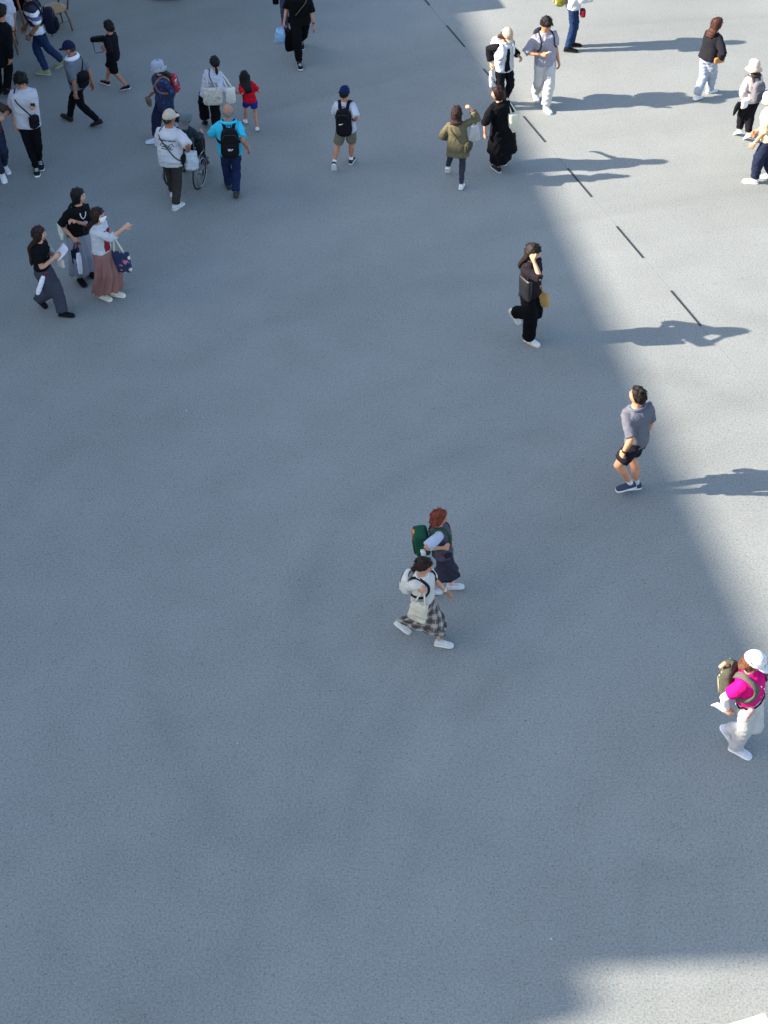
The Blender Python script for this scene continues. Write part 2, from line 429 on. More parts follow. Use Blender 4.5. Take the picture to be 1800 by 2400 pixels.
def body(P):
    S, h = P.S, P.h; mb = MB(); k = S.get('fat', 1.0)
    thin = .68 if S.get('cover', True) else 1.0
    zs = [-.07, -.04, 0, .05, .1, .15, .2, .25, .278, .292, .302, .315, .34, .365]
    rings = []
    for z in zs:
        c, r, f, a, b = tring(P, z); q = .86 if z < .29 else 1
        rings.append(mb.ring(c, r, f, a*q, b*q, 18, 2.3))
    mb.loft(rings)
    # neck up into the skull
    mb.tube([P.p + P.U*(.29*h), P.N.lerp(P.Hc, .45) - P.Hf*.006*h, P.Hc - P.Hf*.01*h], [.033*h, .0295*h*(1.1 if S.get('sex') == 'm' else 1), .032*h], 12)
    mb.sphere(lambda x, y, z: head_local(P, head_pt(x, y, z)), 32, 22)
    for sg in (-1, 1):
        mb.sphere(lambda x, y, z: head_local(P, V((sg*(.0455 + .006*x), -.004 + .0105*y, -.006 + .017*z))), 10, 8)
    for sd in 'LR':
        sh, eb, wr, d2, out = P.arms[sd]; ak = (1.0 if S.get('sex') == 'm' else .86)*(1+(k-1)*.5)
        st = P.p + P.U*(.258*h) + P.tR*(.05*h)*(1 if sd == 'R' else -1)
        pth = [st, sh] + limb_path([sh.lerp(eb, .25), eb], 3)[0:] + limb_path([eb.lerp(wr, .12), wr], 4)
        rr = [.034, .034, .031, .029, .027, .0245, .0255, .0255, .0235, .0195, .0165]
        slv = (S['top'] or {}).get('sl', .55); rr = [x*(.86 if slv >= .4 and i_ < 5 else 1) for i_, x in enumerate(rr)]
        mb.tube(pth, [x*h*ak for x in rr], 12); hand(mb, P, sd)
        hip, kn, an = P.legs[sd]
        lk = thin*(1.0 if S.get('sex') == 'm' else .94)*(1+(k-1)*.4)
        pth = [hip + Z*.01*h, hip.lerp(kn, .25), hip.lerp(kn, .6), hip.lerp(kn, .88), kn, kn.lerp(an, .12), kn.lerp(an, .3), kn.lerp(an, .55), kn.lerp(an, .8), an]
        bk = -P.F
        sh_ = [0, 0, 0, 0, 0, .004, .010, .007, .002, 0]
        mb.tube([p + bk*(o*h) for p, o in zip(pth, sh_)], [x*h*lk for x in (.052, .051, .043, .035, .033, .032, .0345, .0295, .0225, .0205)], 14)
        G, ff, fu, an_ = P.feet[sd]
        mb.tube([an - ff*.022*h - fu*.02*h, an - fu*.022*h + ff*.03*h, an + ff*.09*h - fu*.034*h], [.016*h, .018*h, .012*h], 10)
    def paint(o):
        me = o.data; n = len(me.polygons); base = P.root.location
        c = np.empty(n*3); me.polygons.foreach_get('center', c); c = c.reshape(-1, 3) + np.array(base) - np.array(P.Hc)
        s = h*P.hk; x, y, z = c@np.array(P.Hr)/s, c@np.array(P.Hf)/s, c@np.array(P.Hu)/s
        idx = np.zeros(n, int); fr = y > .028
        idx[fr & (np.abs(z+.0335) < .0036) & (np.abs(x) < .011)] = 2
        idx[fr & (np.abs(z-.0035) < .0030) & (np.abs(np.abs(x)-.0175) < .0068)] = 1
        idx[fr & (np.abs(z-.0165-.1*np.abs(x)) < .0022) & (np.abs(np.abs(x)-.018) < .0095)] = 1
        me.polygons.foreach_set('material_index', idx); me.update()
    P.body = build('body', mb, [skin(S.get('skin', 'c58f6f')), hairm('120c0a'), plain('9c4f48', .5)], P.root, voxel=S.get('bv', .0085), smooth=2, post=paint)
def garment_top(P):
    S, h = P.S, P.h; T = S['top']
    if T is None: return
    e = T.get('e', .013); hem = T.get('hem', -.045); col = T['c']; mat = cloth(col) if isinstance(col, str) else col
    mb = MB(); rings = []
    zs = [hem + (.27-hem)*i/12 for i in range(13)] + [.283, .294, .302]
    fl = T.get('flare', 0.0)
    for i, z in enumerate(zs):
        ez = e + fl*max(0, (.15-z)/(.15-hem))
        if z > .275: ez = e*max(.35, 1-(z-.275)/.03)
        c, r, f, a, b = tring(P, z, ez, ez*.95, True)
        if z < 0:   # below the hips the cloth hangs around both thighs
            lh, lk, _ = P.legs['L']; rh, rk, _ = P.legs['R']; t = min(1, -z/.245)
            m = (lh.lerp(lk, t)+rh.lerp(rk, t))/2; c = V((c.x*.35+m.x*.65, c.y*.35+m.y*.65, c.z))
            sp = (lh.lerp(lk, t)-rh.lerp(rk, t)); b = max(b, abs(sp.dot(f))*.5+.056*h+ez*h*.6); a = max(a, abs(sp.dot(r))*.5+.05*h+ez*h*.6)
        rings.append(mb.ring(c, r, f, a, b, 22, 2.35))
    c, r, f, a, b = tring(P, .312, T.get('neck', .006))
    rings.append(mb.ring(c, r, f, a*1.12, b*1.12, 22)); mb.loft(rings)
    sl = T.get('sl', .55); sm = T.get('slc')
    mb2 = MB() if sm else mb
    if sl > 0:
        for sd in 'LR':
            sh, eb, wr, d2, out = P.arms[sd]; sg = 1 if sd == 'R' else -1
            st = P.p + P.U*(.254*h) + P.tR*(.045*h*sg)
            ek = T.get('se', e*1.1)
            full = [(st, .036), (sh, .0315), (sh.lerp(eb, .3), .0325), (sh.lerp(eb, .65), .0315), (eb, .029), (eb.lerp(wr, .35), .028), (eb.lerp(wr, .7), .025), (eb.lerp(wr, .97), .022)]
            # parameter 0..1 = shoulder..wrist
            par = [-.2, 0, .15, .33, .52, .68, .85, 1.0]
            pth, rr = [], []
            for (p, r_), t in zip(full, par):
                if t <= sl: pth.append(p); rr.append((r_ + ek*(0.35 if t <= 0 else .45 + .5*max(0, t)*T.get('sf', 1)))*h)
            i = len(pth)
            if i < len(full):
                t0, t1 = par[i-1], par[i]; q = (sl-t0)/(t1-t0)
                if q > .05:
                    pth.append(full[i-1][0].lerp(full[i][0], q)); rr.append((full[i-1][1]*(1-q)+full[i][1]*q + ek*(.45+.5*sl*T.get('sf', 1)))*h)
            mb2.tube(pth, rr, 14)
    if S.get('undersleeve'):
        for sd in 'LR':
            sh, eb, wr, d2, out = P.arms[sd]; m5 = MB(); m5.tube([sh.lerp(eb, .5), eb, eb.lerp(wr, .3), eb.lerp(wr, .96)], [.030*h, .0275*h, .0275*h, .0195*h], 14); build('arm_cover', m5, cloth(S['undersleeve']), P.root, voxel=.0125, smooth=2, disp=.006)
    P.top = build(T.get('name', 'shirt'), mb, mat, P.root, voxel=.0115, smooth=3, disp=T.get('w', .0115), post=None)
    if sm: build('sleeves', mb2, cloth(sm), P.root, parent=P.top, voxel=.0125, smooth=4, disp=.005)
def leg_rings(P, sd, ln, rr, pth=None):
    hip, kn, an = P.legs[sd]; h = P.h
    an = an - (an-kn).normalized()*(-.004*h)
    full = [hip + P.U*(.01*h), hip.lerp(kn, .2), hip.lerp(kn, .55), hip.lerp(kn, .85), kn, kn.lerp(an, .15), kn.lerp(an, .45), kn.lerp(an, .75), an]
    par = [-.02, .1, .28, .43, .505, .58, .73, .87, 1.0]
    radf = [rr[0], rr[0], rr[0]*.6+rr[1]*.4, rr[1]*.85+rr[0]*.15, rr[1], rr[1], rr[1]*.6+rr[2]*.4, rr[1]*.25+rr[2]*.75, rr[2]]
    a, b = [], []
    for i, t in enumerate(par):
        if t <= ln + 1e-6: a.append(full[i]); b.append(radf[i]*h)
        else:
            q = (ln-par[i-1])/(t-par[i-1])
            if q > .08: a.append(full[i-1].lerp(full[i], q)); b.append((radf[i-1]*(1-q)+radf[i]*q)*h)
            break
    return a, b
FIT = {'slim': (.056, .039, .029), 'reg': (.058, .045, .036), 'straight': (.058, .048, .042), 'wide': (.064, .061, .062), 'baggy': (.066, .062, .044), 'shorts': (.064, .061, .06), 'flare': (.062, .057, .072)}
def garment_bottom(P):
    S, h = P.S, P.h; B = S['bot']; col = B['c']; mat = cloth(col) if isinstance(col, str) else col
    kind = B.get('k', 'reg'); ln = B.get('len', .97)
    if kind in FIT:
        mb = MB(); rings = []; e = B.get('e', .009)*.6
        for z in [-.068, -.045, -.015, .02, .05]:
            c, r, f, a, b = tring(P, z, e); rings.append(mb.ring(c, r, f, a, b, 20, 2.4))
        mb.loft(rings); rr = B.get('fit', FIT[kind])
        for sd in 'LR':
            p, q = leg_rings(P, sd, ln, rr); mb.tube(p, q, 16)
        P.bot = build(B.get('name', 'shorts' if ln < .7 else 'trousers'), mb, mat, P.root, voxel=.0125, smooth=3, disp=B.get('w', .0125))
    else:   # skirt or dress: one pleated cone round both legs
        n, m = 48, 26; w0, w1 = B.get('z0', .075), None; verts, uv = [], []; mb = MB()
        fl = B.get('fl', .05); pl = B.get('pl', .006); npl = B.get('npl', 11); rings = []
        rng = random.Random(len(PEOPLE)+3); ph = [rng.uniform(0, 6) for _ in range(4)]
        for i in range(m+1):
            t = i/m*ln                                      # 0 waist .. 1 ankle
            tz = B.get('z0', .075)
            if t < .12:
                z = tz*(1-t/.12); c, r, f, a, b = tring(P, z, .012)
                A, Bx, ax = a, b, r
                ay = f
            else:
                s_ = (t-.12)/.88
                def at(sd):
                    hip, kn, an = P.legs[sd]
                    return hip.lerp(kn, s_/.5) if s_ < .5 else kn.lerp(an, (s_-.5)/.5)
                pl_, pr_ = at('L'), at('R'); c = (pl_+pr_)/2
                d = pr_-pl_; d.z = 0; L = d.length
                r0 = P.R; ax = (d.normalized() if L > .02 else r0)
                if ax.dot(r0) < 0: ax = -ax
                kq = min(1, s_*4); ax = (r0*(1-kq)*.3+r0*.02 + ax*(.3*(1-kq)+kq)).normalized()
                ay = Z.cross(ax)
                g = .058 + fl*s_
                A = L/2 + g*h*.95; Bx = g*h*1.05
                A = max(A, .1*h); Bx = max(Bx, (.084-.06*s_)*h*S.get('fat', 1.0))
            ring = []
            amp = pl*h*min(1, max(0, (t-.1)/.5))*1.6
            for k in range(n):
                q = 2*math.pi*k/n
                g = 1 + (amp*(math.sin(npl*q+ph[0]+.8*math.sin(3*q+ph[1])) + .6*math.sin((npl*.5+2)*q+ph[2]+t*2)))/max(Bx, .05)
                ring.append(c + ax*(A*g*math.cos(q)) + ay*(Bx*g*math.sin(q)) + Z*(.008*h*math.sin(3*q+ph[3]) if i == m else 0))
                uv.append((k/n if k <= n/2 else 1-k/n, t))
            rings.append(ring)
        mb.loft(rings)
        P.bot = build(B.get('name', 'skirt'), mb, mat, P.root, uv=uv)
def shoes(P):
    S, h = P.S, P.h; sc = S.get('shoe', ('e8e8e8', 'f2f2f0'))
    for sd in 'LR':
        G, ff, fu, an = P.feet[sd]; rt = ff.cross(fu).normalized(); L = .160*h*S.get('shk', 1.0)
        mb, ms = MB(), MB(); ru, rs = [], []
        for t, w, zt in ((-.5, .014, .030), (-.47, .022, .046), (-.38, .0265, .056), (-.22, .0275, .057), (-.08, .0275, .050), (.08, .029, .040), (.22, .031, .033), (.36, .0295, .028), (.45, .024, .024), (.5, .012, .019)):
            c = G + ff*(t*L) - fu*.02*h
            zz = (.008+zt)/2
            ru.append(mb.ring(c + fu*(zz*h), rt, fu, w*h, (zt-.008)/2*h, 14, 2.6))
        for t, w in ((-.52, .012), (-.49, .021), (-.4, .0275), (-.2, .0295), (0, .0295), (.2, .033), (.36, .0315), (.46, .026), (.52, .012)):
            c = G + ff*(t*L) + fu*(-.02+.0065)*h; q = .0065 + (.004 if t > .4 else 0)*.5
            rs.append(ms.ring(c, rt, fu, w*h, q*h, 14, 5))
        mb.loft(ru); ms.loft(rs)
        o = build('shoe', mb, cloth(sc[0], .75, .1, 40, .3), P.root)
        build('sole', ms, plain(sc[1], .7), P.root, parent=o)
        if len(sc) > 2:   # laces / tongue patch
            ml = MB()
            for j in range(3):
                c = G + ff*((.02+.075*j)*L) + fu*((.0265 - .0055*j)*h)
                ml.tube([c - rt*.016*h - fu*.002*h, c + fu*.0025*h, c + rt*.016*h - fu*.002*h], .0032*h, 6)
            build('laces', ml, cloth(sc[2]), P.root, parent=o)
        if S.get('sock'):
            hip, kn, an = P.legs[sd]; m2 = MB()
            m2.tube([an - fu*.012*h, an.lerp(kn, .05), an.lerp(kn, S.get('sockl', .14))], [.0245*h, .0235*h, .0245*h], 12)
            build('sock', m2, cloth(S['sock']), P.root, parent=o)
def smooth01(a, b, x):
    t = min(1, max(0, (x-a)/(b-a))); return t*t*(3-2*t)
def hair(P):
    S, h = P.S, P.h; H = S.get('hair')
    if H is None: return
    st = H.get('k', 'short'); mat = hairm(H.get('c', '17120f')); mb = MB(); rng = np.random.default_rng(len(PEOPLE)+11)
    ph = rng.uniform(0, 6, 8)
    zf = H.get('front', .45); zs = {'short': -.05, 'bob': -.75, 'long': -.8, 'tied': -.05, 'bald': -.30}[st]; zb = {'short': -.62, 'bob': -.95, 'long': -1, 'tied': -.55, 'bald': -.62}[st]
    th = H.get('t', .13)
    def fn(x, y, z):
        if y > 0: thr = zs + (zf-zs)*min(1, (y/.72))**1.3
        else: thr = zs + (zb-zs)*(-y)
        m = smooth01(thr-.1, thr+.06, z)
        if st == 'bald': m *= 1 - smooth01(.15, .35, z)
        nz = .03*math.sin(9*x+ph[0]+3*z) + .03*math.sin(11*y+ph[1]-4*z) + .02*math.sin(19*z+ph[2]+7*x) + .018*math.sin(27*x+13*y+ph[3])
        tt = (th*(.45 if st == 'bald' else 1)) * (1 + .35*max(0, z)) + nz*(1.3 if st == 'short' else .8) + (rng.uniform(-.028, .028) if st in ('short', 'bob', 'tied') else 0)
        if st in ('bob', 'long') and z < 0: tt += .10*(-z)
        g = .9*(1-m) + (1+tt)*m
        v = head_pt(x, y, z)
        if y < 0 and z < -.25: v.y = y*.0575*(1-.2*max(0, -z-.25))
        if st in ('bob', 'long') and m > .5: v.x = v.x/(max(.6, 1-.34*max(0, -z-.05)**1.3))
        return head_local(P, v*g)
    mb.sphere(fn, 40, 28)
    if st != 'bald':                                        # loose tufts that break the outline
        rg = random.Random(len(PEOPLE)*7+1)
        for _ in range(90):
            z = rg.uniform(-.5, .98); a = rg.uniform(0, 2*math.pi); c_ = math.sqrt(1-z*z); x, y = c_*math.cos(a), c_*math.sin(a)
            thr = (zs + (zf-zs)*min(1, (y/.72))**1.3) if y > 0 else zs + (zb-zs)*(-y)
            if z < thr + .08: continue
            p = fn(x, y, z); o_ = (p-P.Hc).normalized(); sd_ = o_.cross(P.Hu); sd_ = sd_.normalized() if sd_.length > .1 else P.Hr
            dn = sd_.cross(o_); dn = dn if dn.z < 0 else -dn
            L_2 = h*rg.uniform(.012, .026); tip = p + dn*L_2 + o_*(L_2*rg.uniform(.1, .55)) + sd_*(L_2*rg.uniform(-.6, .6)); wd = h*rg.uniform(.003, .006)
            i0 = len(mb.v); mb.v += [p - sd_*wd - o_*.004*h, p + sd_*wd - o_*.004*h, p + o_*wd*.8 - dn*wd, tip]
            mb.f += [(i0, i0+1, i0+3), (i0+1, i0+2, i0+3), (i0+2, i0, i0+3), (i0+2, i0+1, i0)]
    if st in ('bob', 'long'):
        ln = H.get('len', .06 if st == 'bob' else .2); rings = []
        nst = 10; ct = P.tring_back if hasattr(P, 'tring_back') else None
        kp = P.h*P.hk; c0 = head_local(P, V((0, -.016, .02))); c1 = head_local(P, V((0, -.030, -.055)))
        ctl = [c0, head_local(P, V((0, -.024, -.02))), c1]
        zn = (c1-P.p).dot(P.U)/h; left = ln - .02
        if left > .02:
            for q in (.35, .7, 1.0):
                zz = max(.0, zn - left*q); cc, r_, f_, a_, b_ = tring(P, min(zz, .285), .02)
                ctl.append(cc + P.U*((zz-min(zz, .285))*h) - f_*(b_ + .016*h)*(.8 if zz > .27 else 1))
        def cr(u):
            m_ = len(ctl)-1; x_ = u*m_; i_ = min(int(x_), m_-1); w_ = x_-i_
            p0, p1, p2, p3 = ctl[max(i_-1, 0)], ctl[i_], ctl[i_+1], ctl[min(i_+2, m_)]
            return .5*((2*p1) + (p2-p0)*w_ + (2*p0-5*p1+4*p2-p3)*w_*w_ + (3*p1-p0-3*p2+p3)*w_**3)
        wk = H.get('w', 1.0)
        for i in range(nst+1):
            t = i/nst; c = cr(t)
            w = (.051 + .004*math.sin(3*t) - (.010*t if ln > .1 else 0))*wk; d = .040 - (.016*t if ln > .1 else .006*t)
            rr = (P.Hr*(1-t) + P.tR*t).normalized(); ffw = Z.cross(rr)
            ring = []
            for k in range(22):
                q = 2*math.pi*k/22; g = 1 + .06*math.sin(7*q+ph[5]) + .04*math.sin(13*q+ph[6])
                tip = Z*(.012*h*math.sin(5*q+ph[7])) if i == nst else V((0, 0, 0))
                ring.append(c + rr*(w*h*P.hk*g*math.cos(q)) + ffw*(d*h*P.hk*g*math.sin(q)) + tip)
            rings.append(ring)
        mb.loft(rings)
    if st == 'tied':
        if H.get('bun'):
            bc = V((0, -.066, H.get('bz', -.03)))
            mb.sphere(lambda x, y, z: head_local(P, bc + V((x*.02, y*.019, z*.021))*(1+.08*math.sin(9*x+7*z))), 14, 10)
        else:
            p0 = head_local(P, V((0, -.055, H.get('bz', -.03)))); L = H.get('len', .1)*h
            bk = -P.Hf; mb.tube([p0 + P.Hf*.02*h, p0 + bk*.012*h, p0 + bk*.018*h - Z*L*.4, p0 + bk*.012*h - Z*L], [.012*h, .017*h, (.022*h, .018*h), .008*h], 12)
    build('hair', mb, mat, P.root)
def cap(P, col, brim=None, back=0, under=None):
    """baseball cap: crown, brim (rotated by back degrees)"""
    h = P.h; mb = MB(); mat = cloth(col, .85)
    sp = V((0, 0, .012))
    def fn(x, y, z):
        z2 = max(z, -.02); g = 1.17 if z > -.02 else 1.14
        v = head_pt(x, y, max(z2, 0))*g
        sq = 1 + .02*math.cos(6*math.atan2(y, x))*max(0, z)
        return head_local(P, V((v.x*sq, v.y*sq, v.z*.98)) + sp)
    mb.sphere(fn, 30, 20); o = build('cap', mb, mat, P.root)
    m2 = MB(); rings = []; cb, sb = math.cos(rad(back)), math.sin(rad(back))
    for i in range(6):
        t = i/5; y = .045 + .062*t; w = .044*math.sqrt(max(.05, 1-(t*.92)**2.4)); zz = .016 - .012*t
        r = []
        for k in range(12):
            q = 2*math.pi*k/12; lx, lz = w*math.cos(q), .0028*math.sin(q)
            p = V((lx, y - 4.0*lx*lx, zz + lz - 2.2*lx*lx))
            r.append(head_local(P, V((p.x*cb - p.y*sb, p.x*sb + p.y*cb, p.z))))
        rings.append(r)
    m2.loft(rings); build('brim', m2, cloth(brim or col, .85), P.root, parent=o)
    m3 = MB(); m3.sphere(lambda x, y, z: head_local(P, V((x*.005, y*.005, .0855 + z*.003))), 8, 6)
    build('button', m3, mat, P.root, parent=o)
def bucket(P, col, w=.03, drop=.03, tall=1.0, tint=None):
    h = P.h; mb = MB(); rings = []; mat = cloth(col, .9)
    for z, g in ((-.008-drop*.5, None), (.006, 1.19), (.028, 1.17), (.05, 1.12), (.066, 1.0), (.073, .8), (.076, .4), (.0765, .05)):
        ring = []
        for k in range(30):
            q = 2*math.pi*k/30; cx, sy = math.cos(q), math.sin(q)
            wav = 1 + .035*math.sin(5*q+1.3) + .02*math.sin(3*q)
            if g is None: a, b = (.0545+w)*wav, (.066+w)*wav; zz = .006-drop + .006*math.sin(3*q+.5)
            else: a, b = .0475*g*1.02, .0585*g*1.02; zz = z*tall
            ring.append(head_local(P, V((a*cx, b*sy, zz))))
        rings.append(ring)
        if g is None:
            inner = []
            for k in range(30):
                q = 2*math.pi*k/30; inner.append(head_local(P, V((.0475*1.2*math.cos(q), .0585*1.2*math.sin(q), .002))))
            rings.append(inner)
    mb.loft(rings)
    o = build('bucket_hat', mb, mat, P.root)
    return o
def bvh_of(P, names=('top', 'bot', 'body')):
    vs, fs = [], []
    for nme in names:
        o = getattr(P, nme, None)
        if o is None: continue
        b = P.root.location; off = len(vs)
        vs += [v.co + b for v in o.data.vertices]; fs += [tuple(i+off for i in p.vertices) for p in o.data.polygons]
    return BVHTree.FromPolygons(vs, fs)
def surf(P): 
    if not hasattr(P, '_bvh'): P._bvh = bvh_of(P, ('top', 'bot'))
    return P._bvh
def tl(P, x, y, z): return P.p + (P.tR*x + P.tF*y + P.U*z)*P.h
def patch(P, name, z0, z1, a0, a1, mat, off=.006, parent=None, nz=10, na=10, taper=None, e=.03):
    """a piece of cloth lying on the torso between two heights and two angles from the front (degrees, + to the wearer's right)"""
    def go():
        bv = surf(P); mb = MB(); g = []
        for lay in (0, 1):
            for i in range(nz+1):
                t = i/nz; z = z0+(z1-z0)*t; c, r, f, a, b = tring(P, z, e)
                lo, hi = (a0, a1) if taper is None else (a0+(taper[0]-a0)*t, a1+(taper[1]-a1)*t)
                for j in range(na+1):
                    q = rad(lo+(hi-lo)*j/na); p = c + r*(a*math.sin(q)) + f*(b*math.cos(q))
                    hit = bv.find_nearest(p)
                    n = (p-c).normalized()
                    if hit[0] is not None: p = hit[0]; n = hit[1] if hit[1].dot(n) > 0 else n
                    g.append(p + n*(off if lay else .001))
        mb.v = g; W = na+1; N = (nz+1)*W
        for i in range(nz):
            for j in range(na):
                a = i*W+j; mb.f.append((N+a, N+a+1, N+a+W+1, N+a+W)); mb.f.append((a+W, a+W+1, a+1, a))
        rim = [j for j in range(W)] + [i*W+na for i in range(1, nz+1)] + [nz*W+j for j in range(na-1, -1, -1)] + [i*W for i in range(nz-1, 0, -1)]
        for i in range(len(rim)):
            a, b = rim[i], rim[(i+1) % len(rim)]; mb.f.append((a, b, N+b, N+a))
        build(name, mb, mat, P.root, parent=(parent() if callable(parent) else parent) or P.top)
    LATER.append(go)
def strap_pts(P, pts, off=.003, n=6, lift=None):
    """resample a local path and lay it on the clothes"""
    bv = surf(P); w = [tl(P, *p) for p in pts]; out, nr = [], []
    # Catmull-Rom
    for i in range(len(w)-1):
        p0, p1, p2, p3 = w[max(i-1, 0)], w[i], w[i+1], w[min(i+2, len(w)-1)]
        for k in range(n):
            t = k/n; out.append(.5*((2*p1) + (p2-p0)*t + (2*p0-5*p1+4*p2-p3)*t*t + (3*p1-p0-3*p2+p3)*t**3))
    out.append(w[-1]); res = []
    for p in out:
        z = max(0, min(.31, (p-P.p).dot(P.U)/P.h)); c = P.p + P.U*(min(z, .25)*P.h); n_ = (p-c).normalized()
        hit = bv.find_nearest(p)
        if hit[0] is not None and (hit[0]-p).length < .09:
            p = hit[0]; n_ = hit[1] if hit[1].dot(n_) > .1 else n_
        res.append(p + n_*off); nr.append(n_)
    # relax
    for _ in range(2):
        res = [res[0]] + [(res[i-1]+res[i]*2+res[i+1])/4 for i in range(1, len(res)-1)] + [res[-1]]
        nr = [nr[0]] + [(nr[i-1]+nr[i]*2+nr[i+1]).normalized() for i in range(1, len(nr)-1)] + [nr[-1]]
    return [p + m*.003 for p, m in zip(res, nr)], nr
def rbox(mb, c, r, f, u, a, b, hh, rnd=.3, ex=4, top=1.0, n=9, seg=24, bulge=0.0):
    """soft box lofted along u"""
    rings = []
    for i in range(n+1):
        t = i/n; z = -1+2*t; e = min(1-abs(z), rnd)/rnd; k = math.sqrt(max(0, 1-(1-e)**2)); k = .55+.45*k if 0 < i < n else .5
        tp = 1 + (top-1)*t; bl = 1 + bulge*(1-z*z)
        rings.append(mb.ring(c + u*(hh*z), r, f, a*k*tp*bl, b*(k*.9+.1)*bl*(tp if top < 1 else 1), seg, ex))
    return mb.loft(rings)
def backpack(P, label, col, w=.155, hgt=.26, dep=.085, z=.165, strap=None, pocket=None, straps=True, extra=None, tilt=0, name='backpack', group=None, sw=.028, matl=None, ex=3.4, top=.86):
    """a worn backpack: its own thing; sizes in fractions of the wearer's height"""
    def go():
        h = P.h; bk = tring(P, z, .02); yb = -(bk[4]/h + dep/2 + .004)
        c = tl(P, 0, yb, z); u = (P.U*math.cos(rad(tilt)) + P.tF*math.sin(rad(tilt))).normalized(); f = P.tR.cross(u) * -1
        root = empty(name, c - u*(hgt/2*h), label, 'backpack', group)
        mb = MB(); rbox(mb, c, P.tR, f, u, w/2*h, dep/2*h, hgt/2*h, .45, ex, top, 12, bulge=.06)
        m = matl or cloth(col, .8); o = build('pack', mb, m, root, voxel=.012, smooth=3, disp=.004)
        mp = MB(); rbox(mp, c + f*0 - P.tF*(dep/2*h*.95) - u*(.16*hgt*h), P.tR, f, u, w/2*h*.78, .022*h, hgt/2*h*.46, .5, 3.2, .92, 9)
        build('pocket', mp, pocket or m, root)
        mz = MB(); zc = c + u*(hgt*.30*h) - P.tF*(dep*.46*h)
        mz.tube([zc - P.tR*(w*.40*h) - u*.03*h, zc - P.tR*(w*.3*h) + u*.012*h, zc + u*.022*h - P.tF*.004*h, zc + P.tR*(w*.3*h) + u*.012*h, zc + P.tR*(w*.40*h) - u*.03*h], .003*h, 6)
        build('zip', mz, plain('2a2a2c', .5), root)
        mh = MB(); q = c + u*(hgt/2*h) + P.tF*(dep*.25*h); mh.tube([q - P.tR*.022*h - u*.01*h, q - P.tR*.015*h + u*.016*h, q + P.tR*.015*h + u*.016*h, q + P.tR*.022*h - u*.01*h], .005*h, 8)
        build('top_handle', mh, cloth(strap or col, .8), root)
        if straps:
            for s in (-1, 1):
                zt = z + hgt*.36
                pts = [(s*.040, yb+dep*.45, min(zt, .285)), (s*.050, -.055, .292), (s*.060, -.01, .312), (s*.066, .045, .288), (s*.070, .085, .24), (s*.078, .085, .185), (s*.098, .045, .14), (s*.085, -.06, .11)]
                p_, n_ = strap_pts(P, pts); ms = MB(); ms.ribbon(p_, n_, sw*h, .007*h); build('strap', ms, cloth(strap or col, .8), root)
        P.pack = root; P.pack_fr = (c, P.tR, f, u, w*h, dep*h, hgt*h, o)
        if extra: extra(root, c, P.tR, P.tF, u, w*h, dep*h, hgt*h)
    LATER.append(go)
def crossbody(P, label, col, side, hip, bag=(.10, .075, .03), strapc=None, cat='bag', name='crossbody_bag', ztop=.30, fwd=0.0, sw=.012, bagc=None, matl=None, flap=True):
    """strap from the shoulder on `side` (+1 right) down to the other hip, with a bag"""
    def go():
        h = P.h; pts = []; nm = []; bv = surf(P); a0 = rad(90*side)
        zc, am = (ztop+hip)/2, (ztop-hip)/2
        for k in range(49):
            q = a0 + 2*math.pi*k/48; z = zc + am*math.cos(q-a0); z = min(z, ztop)
            c, r, f, a, b = tring(P, min(z, .285), .02); c = P.p + P.U*(z*h)
            d = r*(a*math.sin(q)) + f*(b*math.cos(q))
            if z > .24: d = d*(1-.45*(z-.24)/.06)
            p = c + d; n_ = d.normalized(); hit = bv.find_nearest(p)
            if hit[0] is not None and (hit[0]-p).length < .08 and hit[1].dot(n_) > -.1: p = hit[0]; n_ = (hit[1] + n_*.3).normalized()
            pts.append(p + n_*.005); nm.append(n_)
        for _ in range(3):
            m_ = len(pts)-1
            pts = [(pts[(i-1) % m_]+pts[i % m_]*2+pts[(i+1) % m_])/4 for i in range(m_)]; pts.append(pts[0])
        pts = [p + n*.004 for p, n in zip(pts, nm)]
        c, r, f, a, b = tring(P, hip, .02); w_, hh, d_ = bag
        bc = c - r*side*(a + d_*.6*h) + f*(fwd*h) - P.U*(hh*.25*h)
        if bagc is not None: bc = plane_y(bagc[0], bagc[1], P.p.y - bagc[2])
        root = empty(name, bc - Z*(hh*.5*h), label, cat)
        nn = (bc - c); nn.z = 0; nn = nn.normalized() if nn.length > .02 else f; tt = Z.cross(nn)
        mb = MB(); rbox(mb, bc, tt, nn, Z, w_/2*h, d_/2*h, hh/2*h, .3, 4, 1.0, 8); m = matl or cloth(col, .7)
        build('pouch', mb, m, root, voxel=.008, smooth=3, disp=.0015)
        if flap:
            mf = MB(); mf.box(bc + nn*(d_*.5*h+.002) + Z*hh*.16*h, tt, nn, Z, w_*.44*h, .004*h, hh*.22*h); build('flap', mf, m, root)
        ms = MB(); ms.ribbon(pts, nm, sw*h, .004*h); build('strap', ms, cloth(strapc or col, .7), root)
    LATER.append(go)
